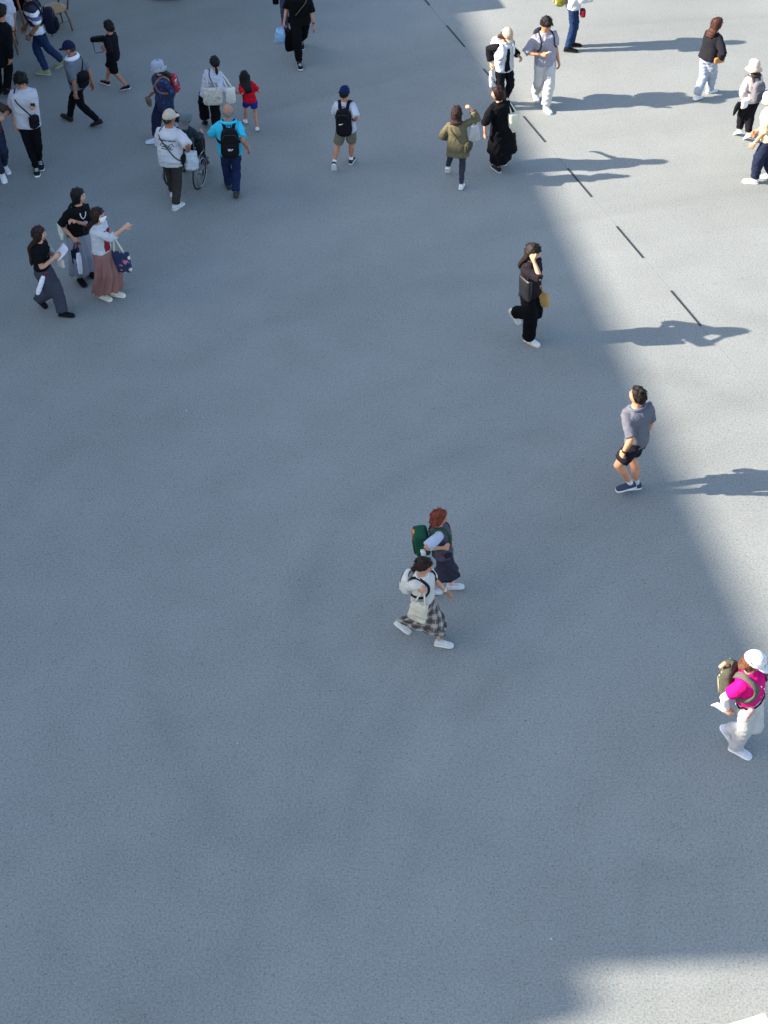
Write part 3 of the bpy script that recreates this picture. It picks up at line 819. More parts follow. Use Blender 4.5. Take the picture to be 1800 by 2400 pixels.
def bag_at(label, name, top, w, hgt, dep, yaw, mat, hold=None, handles=2, handle_mat=None, cat='bag', hl=.1, soft=.25, flare=1.0, sag=.3, group=None, tilt=None, extra=None, disp=.006, spread=.5):
    """tote / carrier: top = centre of the mouth (world), hangs straight down; hold = point the handles go to"""
    u = V((0, 0, 1)) if tilt is None else V(tilt).normalized(); r0 = fdir(yaw); f = u.cross(r0).normalized(); r = f.cross(u)
    root = empty(name, top - u*hgt, label, cat, group); mb = MB(); rings = []
    n = 12
    for i in range(n+1):
        t = i/n                                              # 0 bottom .. 1 top
        k = math.sin(min(1, t/.12)*math.pi/2); k = .55+.45*k
        a = w/2*k*(1+(flare-1)*t); b = dep/2*(.35 + .65*math.sin(math.pi*min(1, .22+.78*(1-t))))*k
        cur = 0
        ring = mb.ring(top - u*(hgt*(1-t)), r, f, a, b, 24, 3.2 if t > .3 else 2.6)
        if i == n: ring = [p - u*(.06*hgt*math.cos((p-top).dot(r)/(w/2+1e-6)*1.4)) for p in ring]
        rings.append(ring)
    mb.loft(rings)
    o = build('bag_body', mb, mat, root, voxel=.009, smooth=2, disp=disp)
    hm = handle_mat or mat
    if handles:
        for s in ((-1, 1) if handles == 2 else (0,)):
            m2 = MB(); a0 = top - r*(w*.5*spread) + f*(s*dep*.15) - u*.02; a1 = top + r*(w*.5*spread) + f*(s*dep*.15) - u*.02
            hp = hold if hold is not None else top + u*hl
            d1 = (hp-a0).length
            off = r*.012
            pts = [a0, a0.lerp(hp - off, .5) , hp - off - u*.008, hp + u*.008, hp + off - u*.008, a1.lerp(hp + off, .5), a1]
            fx = f + r*.01
            nn = [f*(1 if s >= 0 else -1)]*len(pts)
            m2.tube(pts, [(.010, .0035)]*len(pts), 8, hint=f); build('handle', m2, hm, root)
    if extra: extra(root, o, top, r, f, u)
    return root
def person(key, label, **S):
    P = solve(S); g = (P.feet['L'][0] + P.feet['R'][0])/2
    P.root = empty('person', V((g.x, g.y, 0)), label, 'person', S.get('group'))
    PEOPLE[key] = P
    body(P); garment_bottom(P)
    garment_top(P); shoes(P); hair(P)
    if S.get('cap'): cap(P, *S['cap'])
    if S.get('bucket'): bucket(P, **S['bucket'])
    if S.get('watch'):
        sd, c = S['watch']; sh, eb, wr, d2, out = P.arms[sd]; m = MB(); q = wr - d2*.012*P.h
        m.tube([q - d2*.009*P.h, q + d2*.009*P.h], [.0205*P.h*(1 if S.get('sex') == 'm' else .9)]*2, 14); build('wristband', m, plain(c, .5), P.root)
    if VERBOSE: print('PERSON %-8s h=%.2f s=%+.2f base=(%.2f,%.2f) hipz=%.2f' % (key, P.h, P.s, P.p.x, P.p.y, P.p.z))
    return P
VERBOSE = '--quiet' not in sys.argv

# ---------------------------------------------------------------- the setting
ARC = (2.28, 12.86, 5.01)
def ground_material():
    m, n, l, b = _new('coated_asphalt'); tc = n.new('ShaderNodeTexCoord'); co = tc.outputs['Object']
    def nz(scale, detail=3, rough=.5, vec=None, dist=0.0):
        q = n.new('ShaderNodeTexNoise'); q.inputs['Scale'].default_value = scale; q.inputs['Detail'].default_value = detail
        q.inputs['Roughness'].default_value = rough; q.inputs['Distortion'].default_value = dist
        l.new(vec or co, q.inputs['Vector']); return q.outputs[0]
    def ramp(fac, stops):
        r = n.new('ShaderNodeValToRGB'); e = r.color_ramp.elements
        for i, (p, c) in enumerate(stops):
            x = e[0] if i == 0 else (e[1] if i == 1 else e.new(p)); x.position = p; x.color = (c, c, c, 1) if not hasattr(c, '__len__') else tuple(c) + (1,)
        l.new(fac, r.inputs[0]); return r.outputs[0]
    def mul(a, b_, f=1.0):
        x = n.new('ShaderNodeMixRGB'); x.blend_type = 'MULTIPLY'; x.inputs[0].default_value = f; l.new(a, x.inputs[1]); l.new(b_, x.inputs[2]); return x.outputs[0]
    base = ramp(nz(.22, 5, .6), [(.30, (.218, .226, .211)), (.70, (.252, .260, .243))])        # broad patches of wear
    tone = ramp(nz(1.3, 6, .65), [(.3, .95), (.7, 1.04)])
    grain = ramp(nz(42, 3, .75), [(.30, .50), (.5, 1.0), (.70, 1.42)])                            # stones in the coat
    vo = n.new('ShaderNodeTexVoronoi'); vo.inputs['Scale'].default_value = 22; l.new(co, vo.inputs['Vector'])
    pits = ramp(vo.outputs['Distance'], [(.10, .30), (.24, 1.0)])                                # open pits
    gate = ramp(nz(21, 2), [(.46, 1.0), (.60, 0.0)])
    col = mul(base, tone); col = mul(col, grain, .68)
    x = n.new('ShaderNodeMixRGB'); x.inputs[2].default_value = (1, 1, 1, 1); l.new(gate, x.inputs[0]); l.new(pits, x.inputs[1]); col = mul(col, x.outputs[0], .8)
    # arcs left by turning tyres
    arc = None
    for cx, cy, r, w in ((ARC[0], ARC[1], ARC[2], .34), (ARC[0]+.2, ARC[1]-.1, ARC[2]-1.55, .36), (ARC[0]-.3, ARC[1]+.2, ARC[2]+1.9, .30), (6.5, 4.0, 9.4, .4)):
        s = n.new('ShaderNodeVectorMath'); s.operation = 'SUBTRACT'; s.inputs[1].default_value = (cx, cy, 0); l.new(co, s.inputs[0])
        d = n.new('ShaderNodeVectorMath'); d.operation = 'LENGTH'; l.new(s.outputs[0], d.inputs[0])
        e = n.new('ShaderNodeMath'); e.operation = 'SUBTRACT'; e.inputs[1].default_value = r; l.new(d.outputs['Value'], e.inputs[0])
        a = n.new('ShaderNodeMath'); a.operation = 'ABSOLUTE'; l.new(e.outputs[0], a.inputs[0])
        g = ramp(a.outputs[0], [(0, .90), (w*.6, .96), (w, 1.0)]); arc = g if arc is None else mul(arc, g)
    br = ramp(nz(.5, 4, .6), [(.42, 0.0), (.62, 1.0)])
    y = n.new('ShaderNodeMixRGB'); y.inputs[1].default_value = (1, 1, 1, 1); l.new(br, y.inputs[0]); l.new(arc, y.inputs[2]); col = mul(col, y.outputs[0])
    # rubbed-in dirt and a few darker spots
    st = ramp(nz(5.5, 6, .75, None, .4), [(.26, .84), (.36, 1.0)]); col = mul(col, st)
    sp = n.new('ShaderNodeTexVoronoi'); sp.inputs['Scale'].default_value = 2.1; sp.inputs['Randomness'].default_value = 1; l.new(co, sp.inputs['Vector'])
    col = mul(col, ramp(sp.outputs['Distance'], [(.018, .55), (.03, 1.0)]))
    # sweeping worn streaks, concentric with the turning circle of the service vehicles
    sv = n.new('ShaderNodeVectorMath'); sv.operation = 'SUBTRACT'; sv.inputs[1].default_value = (8.5, 7.5, 0); l.new(co, sv.inputs[0])
    ln_ = n.new('ShaderNodeVectorMath'); ln_.operation = 'LENGTH'; l.new(sv.outputs[0], ln_.inputs[0])
    sx_ = n.new('ShaderNodeSeparateXYZ'); l.new(sv.outputs[0], sx_.inputs[0])
    at_ = n.new('ShaderNodeMath'); at_.operation = 'ARCTAN2'; l.new(sx_.outputs[1], at_.inputs[0]); l.new(sx_.outputs[0], at_.inputs[1])
    ak_ = n.new('ShaderNodeMath'); ak_.operation = 'MULTIPLY'; ak_.inputs[1].default_value = .9; l.new(at_.outputs[0], ak_.inputs[0])
    cv_ = n.new('ShaderNodeCombineXYZ'); l.new(ln_.outputs['Value'], cv_.inputs[0]); l.new(ak_.outputs[0], cv_.inputs[1])
    col = mul(col, ramp(nz(.75, 5, .62, cv_.outputs[0], .2), [(.30, .90), (.48, 1.0), (.72, 1.05)]))
    col = mul(col, ramp(nz(.13, 3, .5), [(.34, .94), (.62, 1.05)]))
    l.new(col, b.inputs['Base Color']); b.inputs['Roughness'].default_value = .86; b.inputs['Specular IOR Level'].default_value = .3
    bp = n.new('ShaderNodeBump'); bp.inputs['Strength'].default_value = .22; bp.inputs['Distance'].default_value = .008
    hh = n.new('ShaderNodeMath'); hh.operation = 'MULTIPLY'; l.new(nz(75, 2, .6), hh.inputs[0]); l.new(x.outputs[0], hh.inputs[1])
    l.new(hh.outputs[0], bp.inputs['Height']); l.new(bp.outputs[0], b.inputs['Normal'])
    return m
g = MB(); N_ = 10
for i in range(N_+1):
    for j in range(N_+1): g.v.append(V((-400+80*i, -400+80*j, 0)))
for i in range(N_):
    for j in range(N_):
        a = i*(N_+1)+j; g.f.append((a, a+N_+1, a+N_+2, a+1))
GROUND = tag(build('ground', g, ground_material(), flat=True), None, None, None, 'structure')
# expansion joint with dark rubber inserts, set in the paving
J0, J1 = V((1.21, 28.63, 0)), V((4.33, 19.67, 0)); JD = (J1-J0).normalized(); JS = V((JD.y, -JD.x, 0)); STEP = (J1-J0).length/5
rubber = plain('232527', .85, 0, .4, 'rubber'); lip = plain('6a6e72', .6, .3, .2, 'steel')
mj = MB(); mj.box(J0.lerp(J1, .5) + V((0, 0, .001)), JS, JD, Z, .002, 16, .0025)
joint = build('joint_line', mj, plain('7f8486', .9), GROUND, flat=True)
src = None
for k in range(-3, 6):
    c = J0 + JD*(STEP*k + .475)
    if src is None:
        m1 = MB(); m1.box(V((0, 0, .003)), JS, JD, Z, .015, .475, .003)
        m2 = MB()
        for s in (-1, 1): m2.box(JS*(.0185*s) + V((0, 0, .0025)), JS, JD, Z, .0032, .478, .0035)
        src = build('joint_insert', m1, rubber, flat=True); rim_ = build('rim', m2, lip, src, flat=True)
        o, r_ = src, rim_
    else:
        o = src.copy(); COL.objects.link(o); r_ = rim_.copy(); COL.objects.link(r_)
    o.parent = GROUND; o.location = c; r_.parent = o; r_.location = (0, 0, 0)

# the tall hall whose roof edge shades the square (out of the picture to the left)
EDGE = lambda y: 4.52 - .168*(y-12.11)
HD = V((S_DIR.x, S_DIR.y, 0)).normalized(); D_ = 32.0; ROOF = D_*math.tan(SUN_EL)
def roof_pt(y, d=D_): p = V((EDGE(y), y, 0)) + HD*d; return p
A_, B_ = roof_pt(8.34), roof_pt(62.0); WD = (B_-A_).normalized(); WN = V((-WD.y, WD.x, 0))   # WN points away from the square
hall = empty('hall_building', A_.lerp(B_, .5), 'tall pale panelled hall to the left that shades the square', 'building')
wallm = plain('c9c6bf', .8, 0, .3, 'panel'); glassm = plain('29323a', .12, 0, .02, 'glass'); framem = plain('6d7072', .4, .6)
L_ = (B_-A_).length; mid = A_.lerp(B_, .5) + WN*5.0
mw = MB(); mw.box(mid + Z*(ROOF/2-.15), WD, WN, Z, L_/2, 5.0, ROOF/2-.15)
for q_ in mw.v:                       # the near end wall leans outwards towards the top
    if (q_-A_).dot(WD) < 1: q_ += WD*((1.5 if q_.z < 1 else 0) + (2.6 if (q_-A_).dot(WN) > 5 else 0))
build('wall', mw, wallm, hall, flat=True)
mr = MB(); mr.box(mid + Z*(ROOF-.15), WD, WN, Z, L_/2+.0, 5.0, .15)
for q_ in mr.v:
    if (q_-A_).dot(WD) < 1 and (q_-A_).dot(WN) > 5: q_ += WD*2.6
build('roof', mr, plain('8f9294', .7), hall, flat=True)
for fl in range(4):
    for k in range(14):
        c = A_ + WD*(2.2 + k*3.75) + Z*(1.9 + fl*3.7) - WN*.02
        w = MB(); w.box(c, WD, WN, Z, 1.35, .035, 1.15); wo = build('window', w, glassm, hall, flat=True)
        f2 = MB()
        for s in (-1, 1):
            f2.box(c + WD*(1.39*s) - WN*.03, WD, WN, Z, .04, .04, 1.23); f2.box(c + Z*(1.19*s) - WN*.03, WD, WN, Z, 1.35, .04, .04)
        build('frame', f2, framem, hall, parent=wo, flat=True)
# lower wing with a sloping roof at the hall's near end: the sunny patch at the bottom edge is what it lets through
tw = empty('stair_wing', A_ - WD*2.5, 'lower wing with sloping roof at the near end of the hall, out of the picture', 'building')
zA = (2.02 - A_.x)/abs(HD.x)*math.tan(SUN_EL)
prof = [(1.4, 0), (-9, 0), (-9, zA-9.0), (-2.4, zA-4.4), (-.80, zA-1.05), (-.50, zA-.40), (-.40, zA-.12), (-.33, zA), (.1, zA)]
mt_ = MB(); n_ = len(prof)
for d in (0.0, 3.0):
    for y, z in prof: mt_.v.append(A_ + WD*(y-.01+d*.27) + Z*z + WN*d)
mt_.f = [tuple(range(n_)), tuple(reversed(range(n_, 2*n_)))] + [(i, n_+i, n_+(i+1) % n_, (i+1) % n_) for i in range(n_)]
build('wall', mt_, wallm, tw, flat=True)

# unseen block added beyond the left edge to keep sky light off the tables
cf = empty('sky_blocker', (-15.5, 29, 0), 'low unseen block with deep eaves, added beyond the left edge to dim the sky', 'building')
mc = MB(); mc.box(V((-16.5, 28, 2.05)), X, Y, Z, 4.0, 7.5, 2.05); build('wall', mc, plain('8a6f55', .75, 0, .3, 'timber'), cf, flat=True)
mc = MB(); mc.box(V((-14.4, 27.5, 4.25)), X, Y, Z, 6.4, 8.0, .15); build('roof', mc, plain('5a5c5e', .7), cf, flat=True)
# square parasol just past the top edge, its shade falls into the picture
cz, rot_ = 2.5, rad(14); pr, pf_ = V((math.cos(rot_), math.sin(rot_), 0)), V((-math.sin(rot_), math.cos(rot_), 0))
cor = V((2.35, 29.40, 0)) + HD*(cz/math.tan(SUN_EL)); ctr = cor - pr*1.5 + pf_*1.5
par = empty('parasol', ctr, 'square pale parasol just past the top edge beside the cafe tables', 'parasol')
mp_ = MB(); rings = []
for z, s in ((cz, 1.5), (cz+.02, 1.5), (cz+.42, .12), (cz+.44, .05)):
    rings.append([ctr + pr*(s*i) + pf_*(s*j) + Z*z for i, j in ((-1, -1), (1, -1), (1, 1), (-1, 1))])
mp_.loft(rings); build('canopy', mp_, cloth('d9d6cc'), par, flat=True)
mp_ = MB(); mp_.tube([ctr, ctr + Z*(cz+.4)], .03, 12); build('pole', mp_, plain('4a4c50', .4, .7), par)
mp_ = MB(); rbox(mp_, ctr + Z*.05, X, Y, Z, .32, .32, .05, .4, 5); build('base', mp_, plain('3b3c3e', .8), par)
# white low plinth, one corner showing at the bottom right
bz = .07; b0, b1 = ground(1792, 2374, bz), ground(1702, 2402, bz)
bd = (b1-b0).normalized(); bn = V((-bd.y, bd.x, 0)); bn = bn if bn.y < 0 else -bn
plinth = empty('plinth', V((b0.x, b0.y, 0)) + bd*.9 + bn*.4, 'low white slab cut off by the bottom right corner', 'plinth')
cc = b0 + bd*.9 + bn*.4; mb_ = MB(); mb_.box(V((cc.x, cc.y, bz-.012)), bd, bn, Z, .9, .4, .012); build('slab', mb_, plain('dcdad4', .6), plinth, flat=True)
mb_ = MB(); mb_.box(V((cc.x, cc.y, (bz-.024)/2)), bd, bn, Z, .885, .385, (bz-.024)/2-.0005); build('base', mb_, plain('8a3a34', .7), plinth, flat=True)

# ---------------------------------------------------------------- people, one by one (pixel marks of the 1800x2400 photograph give feet, head and hands)
BLK, INK = '15151a', '1a1d2b'
WH = ('e9e9ea', 'f1f1ef', 'e4e4e4')
BW = ('24252a', 'e6e6e2', 'dddddd')
HB = dict(c='17120f')
# --- foreground pair
person('F3', 'person with red-brown hair and pale sleeves in dark grey dress, carrying a green backpack', yaw=4, sex='f', fat=1.12, hk=1.22, head=(1032, 1195), hp=-6, hy=-6, lean=9,
       fL=(1018, 1388, 0, -14), fR=(1067, 1375, 0, 6), w=.5, top=dict(c='4a4a58', slc='a9b0c2', sl=.46, e=.016, se=.034, hem=-.02, name='dress_top'), bot=dict(k='skirt', c='32313d', len=.72, fl=.045, pl=.003, npl=7, name='dress_skirt'),
       R=(1050, 1284, .20), eR=(.8, -.7, -.4), L=('a', -8, 6, 16), shoe=('c8cacc', 'cececc', 'e8c8cc'), sock='d8a9a0', hair=dict(c='6b3020', k='bob', len=.03, front=.5), cR=75)
person('F4', 'person in white t-shirt and long plaid skirt striding right, arm stretched out', yaw=-22, sex='f', hk=1.18, fat=1.05, head=(995, 1308), lean=20, hp=-4, hy=12,
       fL=(1040, 1510, 0, 5), fR=(945, 1474, 0, -22), w=.55, top=dict(c='c2bfb9', sl=.42, e=.02, hem=-.01, se=.022),
       bot=dict(k='skirt', c=plaid_cloth('978b82', '2b2a30', 'b9b1a9'), len=.84, fl=.014, pl=.005, npl=8), L=(1057, 1398, -.12), R=(989, 1384, .22), eR=(.1, -.25, -1.2), cL=20, cR=80,
       shoe=('c6c4be', 'dcdbd6', 'e4e4e4'), hair=dict(c='261712', k='tied', bun=True, bz=-.045, front=.38), watch=('L', 'e6dcc8'))
# --- man in shorts
person('F2', 'person in grey polo shirt and black shorts, dark wristband, looking up to the left', yaw=166, ty=-46, sex='m', fat=1.06, sw=1.06, head=(1503, 910), hp=14, hy=24, lean=0, s=.0,
       fL=(1467, 1141, .095, -8, 24), fR=(1480, 1140, 0, 0, 20), w=.3, kL=(-.5, 1, .1), kR=(.1, 1, 0), ext=.985, pf=.03, cover=False, top=dict(c='606169', sl=.50, e=.017, hem=-.035, se=.02), bot=dict(k='shorts', c='1c1a20', len=.40, e=.012),
       L=(1457, 1068, .22), R=('a', 4, 10, 16), shoe=('3c3f52', 'dfdfe4', '4a4d60'), sock='c8c8ca', sockl=.16, hair=dict(c='1a120e', k='short', front=.5), watch=('L', '141418'), cL=55, skin='c98c66')
# --- woman in black
person('F1', 'person all in black walking right, one hand raised to long hair', yaw=-42, sex='f', head=(1254, 571), hp=-8, hy=18, lean=4,
       fR=(1247, 801, 0, 0, 2), fL=(1208, 742, .20, -48), w=.12, kL=(0, 1, 0), top=dict(c='1f1a20', sl=.55, e=.014, hem=-.03), bot=dict(k='wide', c='08080c', len=1.0, fit=(.064, .064, .058)),
       R=(1246, 598, .12), eR=(.35, .35, -1), L=(1266, 672, -.02), cR=85, cL=75, shoe=('d4d2cd', 'c9b8a2', 'e4e4e4'), hair=dict(c='1d1412', k='long', len=.15, front=.35), skin='d49c78')
# --- pink
person('F5', 'person in magenta t-shirt, baggy white trousers and white cap at the right edge', yaw=-40, ty=6, sex='f', fat=1.03, head=(1786, 1531), hp=-22, hy=10, lean=4, ht=.03,
       fR=(1735, 1761, 0, 0, 4), fL=(1710, 1722, .10, -42), w=.1, pf=.03, kL=(.1, 1, -.2), top=dict(c='c8106e', sl=.36, e=.017, hem=.045, se=.024), bot=dict(k='baggy', c='b2b0ae', len=1.0, e=.012, fit=(.056, .050, .046), w=.012),
       R=(1706, 1671, .05), eR=(.5, -.7, -.4), L=('a', 20, 25, 55), cR=80, shoe=('c9c5cc', 'e4e2e4', 'cecece'), hair=dict(c='5b3826', k='bob', len=.03, front=.3), cap=('d2d2d2',), undersleeve='d4d2d4', skin='cf9473')
# --- three women at the left
person('E1', 'person with long brown hair, black top and dark grey wide trousers reading a sheet', yaw=-14, sex='f', head=(86, 530), hp=6, hy=18, lean=2,
       fL=(156, 737, 0, 0), fR=(98, 716, 0, -38), w=.55, px=-.05, top=dict(c='101014', sl=.36, e=.010, hem=.03), bot=dict(k='wide', c='3d3f4a', len=.98),
       R=(137, 597, .08), eR=(.5, -.7, -.5), L=(146, 590, -.05), cL=45, cR=50, shoe=('141418', '1c1c20'), hair=dict(c='2a1b15', k='long', len=.30, front=.4), skin='cf9b7e')
person('E2', 'black-haired person in black print t-shirt and grey skirt behind the pointing one', yaw=-48, sex='f', head=(177, 441), hp=10, hy=44, lean=1,
       fR=(192, 661, 0, 0), fL=(213, 642, 0, 0), top=dict(c='121216', sl=.52, e=.016, hem=-.01, se=.02), bot=dict(k='skirt', c='878b98', len=.90, fl=.036, pl=.009, npl=13),
       R=(178, 566, .22), eR=(.6, -.6, -.4), L=(168, 516, .20), eL=(.8, .1, -.6), cR=80, cL=60, shoe=('131318', '1a1a1e'), hair=dict(c='100d0e', k='long', len=.15, front=.36), skin='cf9b7e')
person('E3', 'person in white cardigan and long dusty pink skirt pointing to the right, face mask on', yaw=-24, sex='f', head=(224, 486), hp=6, hy=10, lean=3, s=.1,
       fL=(275, 689, 0, 0, 10), fR=(246, 696, 0, 0), top=dict(c='b8bbc0', sl=.66, e=.015, hem=.01, se=.018, name='cardigan'), bot=dict(k='skirt', c='8c645e', len=.95, fl=.028, pl=.010, npl=15),
       R=(299, 528, .10), eR=(.3, -.2, -.9), L=(269, 552, -.06), eL=(.4, -.4, -.8), point='R', cL=70, shoe=('d8ccba', 'e2d8c8'), hair=dict(c='2a1a16', k='long', len=.13, front=.36), skin='cf9b7e')
# --- wheelchair group
person('B4', 'person in white t-shirt with printed back and beige cap, pushing the wheelchair', yaw=78, sex='m', fat=1.06, head=(396, 256), hp=-4, hy=-28, lean=5, ht=.02,
       fR=(418, 481, 0, 0, -22), fL=(408, 452, 0, -8), w=.35, top=dict(c='bcbdc2', sl=.50, e=.024, hem=-.075, se=.03), bot=dict(k='straight', c='35332f', len=.97),
       R=(443, 350, -.05), eR=(.7, -.6, -.4), L=(392, 338, -.42), cR=80, cL=80, shoe=('cacace', 'dcdcde', 'e4e4e4'), hair=dict(c='2b2826', k='short', front=.6, t=.05), cap=('b5ab98', 'c9bca6'), skin='a8694b')
person('B5', 'balding person in turquoise polo shirt and navy trousers beside the wheelchair', yaw=96, sex='m', fat=1.1, head=(533, 245), hp=-2, hy=0, lean=3, ht=0.0,
       fR=(554, 456, 0, -10), fL=(535, 432, 0, 0), w=.4, top=dict(c='33b3cf', sl=.46, e=.020, hem=-.05, se=.026), bot=dict(k='straight', c='1c2748', len=.97),
       R=(585, 352, .04), L=(520, 312, -.34), eL=(.9, -.5, -.3), cR=35, shoe=('3a3c40', '2a2a2c'), hair=dict(c='77726c', k='bald', front=.9), skin='ab7a62')
person('B1', 'person in navy outfit and pale grey bucket hat walking left behind the wheelchair', yaw=203, sex='f', fat=1.12, head=(366, 140), hp=-6, hy=-10, lean=3, ht=.02,
       fL=(424, 296, 0, -25), fR=(358, 331, 0, 4), w=.45, top=dict(c=print_cloth('1b2645', ['2f4a86', '1b2645', '24345e', '16203a'], 16, .35), sl=.7, e=.018, hem=-.1, flare=.006, name='blouse'), bot=dict(k='baggy', c='1a2138', len=.95),
       L=(391, 252, .10), R=(352, 222, .0), shoe=('b9c8d6', 'e2e6ea'), hair=dict(c='14110f', k='long', len=.10, front=.3), bucket=dict(col='9aa2b0', w=.034, drop=.022), skin='c48e70')
person('B2', 'person with black ponytail and pale grey shirt holding hands with the child in red', yaw=102, sex='f', head=(502, 131), hp=-2, hy=6, lean=3, ht=.012,
       fR=(510, 310, 0, 0), fL=(481, 291, 0, -18), top=dict(c='b4b6c4', sl=.9, e=.018, hem=-.02, se=.016), bot=dict(k='wide', c='0d0d11', len=.93),
       L=(477, 231, -.05), R=(549, 214, -.02), eR=(.5, -.4, -.7), cR=70, cL=75, shoe=('17171b', '202024'), hair=dict(c='131011', k='tied', len=.07, front=.4, bz=-.05), skin='c48e70')
person('B3', 'child with long black hair in red t-shirt and blue shorts', yaw=98, sex='f', head=(572, 165), hp=-4, lean=3, hk=1.25, sw=.95,
       fL=(575, 285, 0, -14), fR=(603, 305, 0, -22), cover=False, top=dict(c='c01526', sl=.5, e=.020, hem=-.05, se=.028), bot=dict(k='shorts', c='24307c', len=.34),
       L=(552, 216, .0), R=('a', 12, 22, 50), shoe=('e3ded2', 'efece4'), hair=dict(c='100d0d', k='long', len=.20, front=.4, w=1.35), skin='c48a68', cL=70, shk=1.05)
# --- upper left
person('A6', 'person in grey shirt and navy cap striding left, white towel round the neck', yaw=158, sex='m', fat=1.05, head=(156, 95), hp=-10, hy=16, lean=7, ht=.02,
       fR=(157, 277, 0, 14), fL=(226, 293, 0, -22), top=dict(c='666b75', sl=.50, e=.020, hem=-.045, se=.024), bot=dict(k='reg', c='101016', len=.98),
       L=(178, 228, .18), R=('a', -24, 10, 22), cL=40, shoe=('2c2a28', '1c1a18'), hair=dict(c='3a3634', k='short', front=.7, t=.04), cap=('16203c',), skin='b47a5c', watch=('L', '9a8f80'))
person('A7', 'child in black t-shirt and black shorts holding a black case out to the left', yaw=160, sex='m', head=(253, 49), hp=-2, hy=-20, lean=-2, hk=1.2, sw=.95,
       fR=(246, 194, 0, 6), fL=(293, 209, 0, -16), cover=False, top=dict(c='131319', sl=.55, e=.022, hem=-.07, se=.03), bot=dict(k='shorts', c='101015', len=.50),
       L=(238, 112, .05), eL=(.5, -.5, -.7), R=(234, 95, -.10), cL=60, cR=70, shoe=('1c1c24', 'e4e4e8', 'b02428'), hair=dict(c='17110e', k='short', front=.45, t=.24), skin='bd8060')
person('A4', 'person in white t-shirt and slim black trousers walking towards us, black cross strap', yaw=-78, sex='m', head=(45, 174), hp=-26, hy=-4, lean=0, sw=.92,
       fR=(86, 401, 0, 0, 0), fL=(95, 388, 0, -20), w=.4, px=-.04, top=dict(c='b8b7be', sl=.52, e=.026, hem=-.06, se=.026), bot=dict(k='slim', c='0d0d11', len=.97),
       R=(36, 302, .08), L=(80, 250, .24), eL=(-.1, -.6, -.9), cR=45, cL=65, shoe=('1f2227', 'e6e2d4', 'e0e0dc'), hair=dict(c='0c0b0c', k='bob', len=.0, front=.28, t=.2), skin='c08a6c')
person('A2', 'person in navy and white banded shirt and jeans with lime shoes at the top left', yaw=182, sex='m', h=1.72, s=-.03, lean=6, hp=-5,
       fR=(101, 170, 0, 4), fL=(142, 156, 0, -26), w=.15, px=-.07, top=dict(c=stripe_cloth([(0, 'e8e8ee'), (.93, 'e8e8ee'), (.99, '23253c'), (1.06, 'dcdce6'), (1.13, '5a5f86'), (1.2, 'e4e4ec'), (1.27, '1d1b2c')]), sl=.5, e=.02, hem=-.03, se=.026), bot=dict(k='reg', c='243556', len=.97),
       L=(66, 91, .20), R=('a', 20, 12, 20), shoe=('93996f', 'c2c5b0', 'c8ccb0'), hair=dict(c='16110f', k='short'), skin='a87052', watch=('L', '1a1214'))
person('A3', 'person in long black coat at the left edge in front of the cafe stools', yaw=70, sex='m', h=1.7, head=(0, 62), lean=2,
       fL=(2, 210, 0, 0), fR=(22, 219, 0, -16), top=dict(c='0f1014', sl=.95, e=.026, hem=-.22, se=.022, name='coat'), bot=dict(k='straight', c='0b0b0e', len=.97), R=('a', -5, 14, 20),
       shoe=('131316', '18181a'), hair=dict(c='131012', k='short'), skin='b88060')
person('A5', 'person in brown shirt and dark jeans with white shoes, cut by the left edge', yaw=-62, sex='f', h=1.62, s=-.02, lean=2,
       fL=(14, 398, 0, -10), fR=(8, 417, 0, 0), px=-.07, top=dict(c='4a3a33', sl=.6, e=.016, hem=-.03), bot=dict(k='reg', c='262a3e', len=.97), L=(5, 275, .16), eL=(.6, -.6, -.4), cL=60,
       shoe=('e4e2e2', 'ecebe8', 'e4e4e4'), hair=dict(c='17120f', k='bob'), skin='c08a6c')
def sitter(px, py, z, yaw, h):
    """hip point at a pixel, feet on the ground in front of it"""
    q = ground(px, py, z); f = fdir(yaw); r = V((f.y, -f.x, 0)); out = {}
    for s, k in ((-1, 'fL'), (1, 'fR')):
        g_ = q + f*.42 + r*(.12*s); out[k] = proj(V((g_.x, g_.y, .02*h)))[:2] + (0, 0)
    return dict(P=(q.x, q.y, z), yaw=yaw, h=h, **out)
person('A8', 'person in black with pale shoes sitting at the wooden cafe table', **sitter(36, -50, .56, -80, 1.62), sex='f', lean=6,
       top=dict(c='101014', sl=.95, e=.02, hem=-.05), bot=dict(k='wide', c='0e0f13', len=.97), shoe=('b9bcc6', 'd4d6da'), hair=HB, skin='c08a6c')
person('A1', 'person in white shirt sitting on a stool in the top left corner', **sitter(4, 52, .56, 100, 1.7), sex='m', lean=4, fat=1.12,
       top=dict(c='c6c8d6', sl=.5, e=.03, hem=-.07), bot=dict(k='shorts', c='a98c6c', len=.5), cover=False, shoe=('8a8078', '9a948c'), hair=HB, skin='b98262')
# --- upper centre
person('C1', 'person all in black holding a blue carrier bag, cut by the top edge', yaw=-84, sex='f', h=1.62, lean=2, s=.0,
       fR=(703, 156, 0, 4, 4), fL=(706, 108, 0, -30), w=.45, px=.02, top=dict(c='0b0b0e', sl=.58, e=.030, hem=-.05, se=.035, name='blouse'), bot=dict(k='baggy', c='0a0a0d', len=.96, fit=(.066, .055, .036)),
       R=(664, 60, .10), L=(739, 72, .05), cR=85, cL=30, shoe=('1b1b20', 'd6d6d6', 'cecece'), hair=dict(c='17120f', k='bob'), skin='bf8a70', watch=('L', '9a2030'))
person('C2', 'navy-shirted person in grey trousers behind the carrier bag at the top edge', yaw=-95, sex='m', h=1.7, lean=1,
       fR=(668, 78, 0, 0), fL=(692, 64, 0, 0), top=dict(c='131b33', sl=.5, e=.018, hem=-.04), bot=dict(k='reg', c='3d4358', len=.97), R=(640, 16, .08), cR=80, shoe=('1c1c22', '24242a'), hair=HB, skin='b08068')
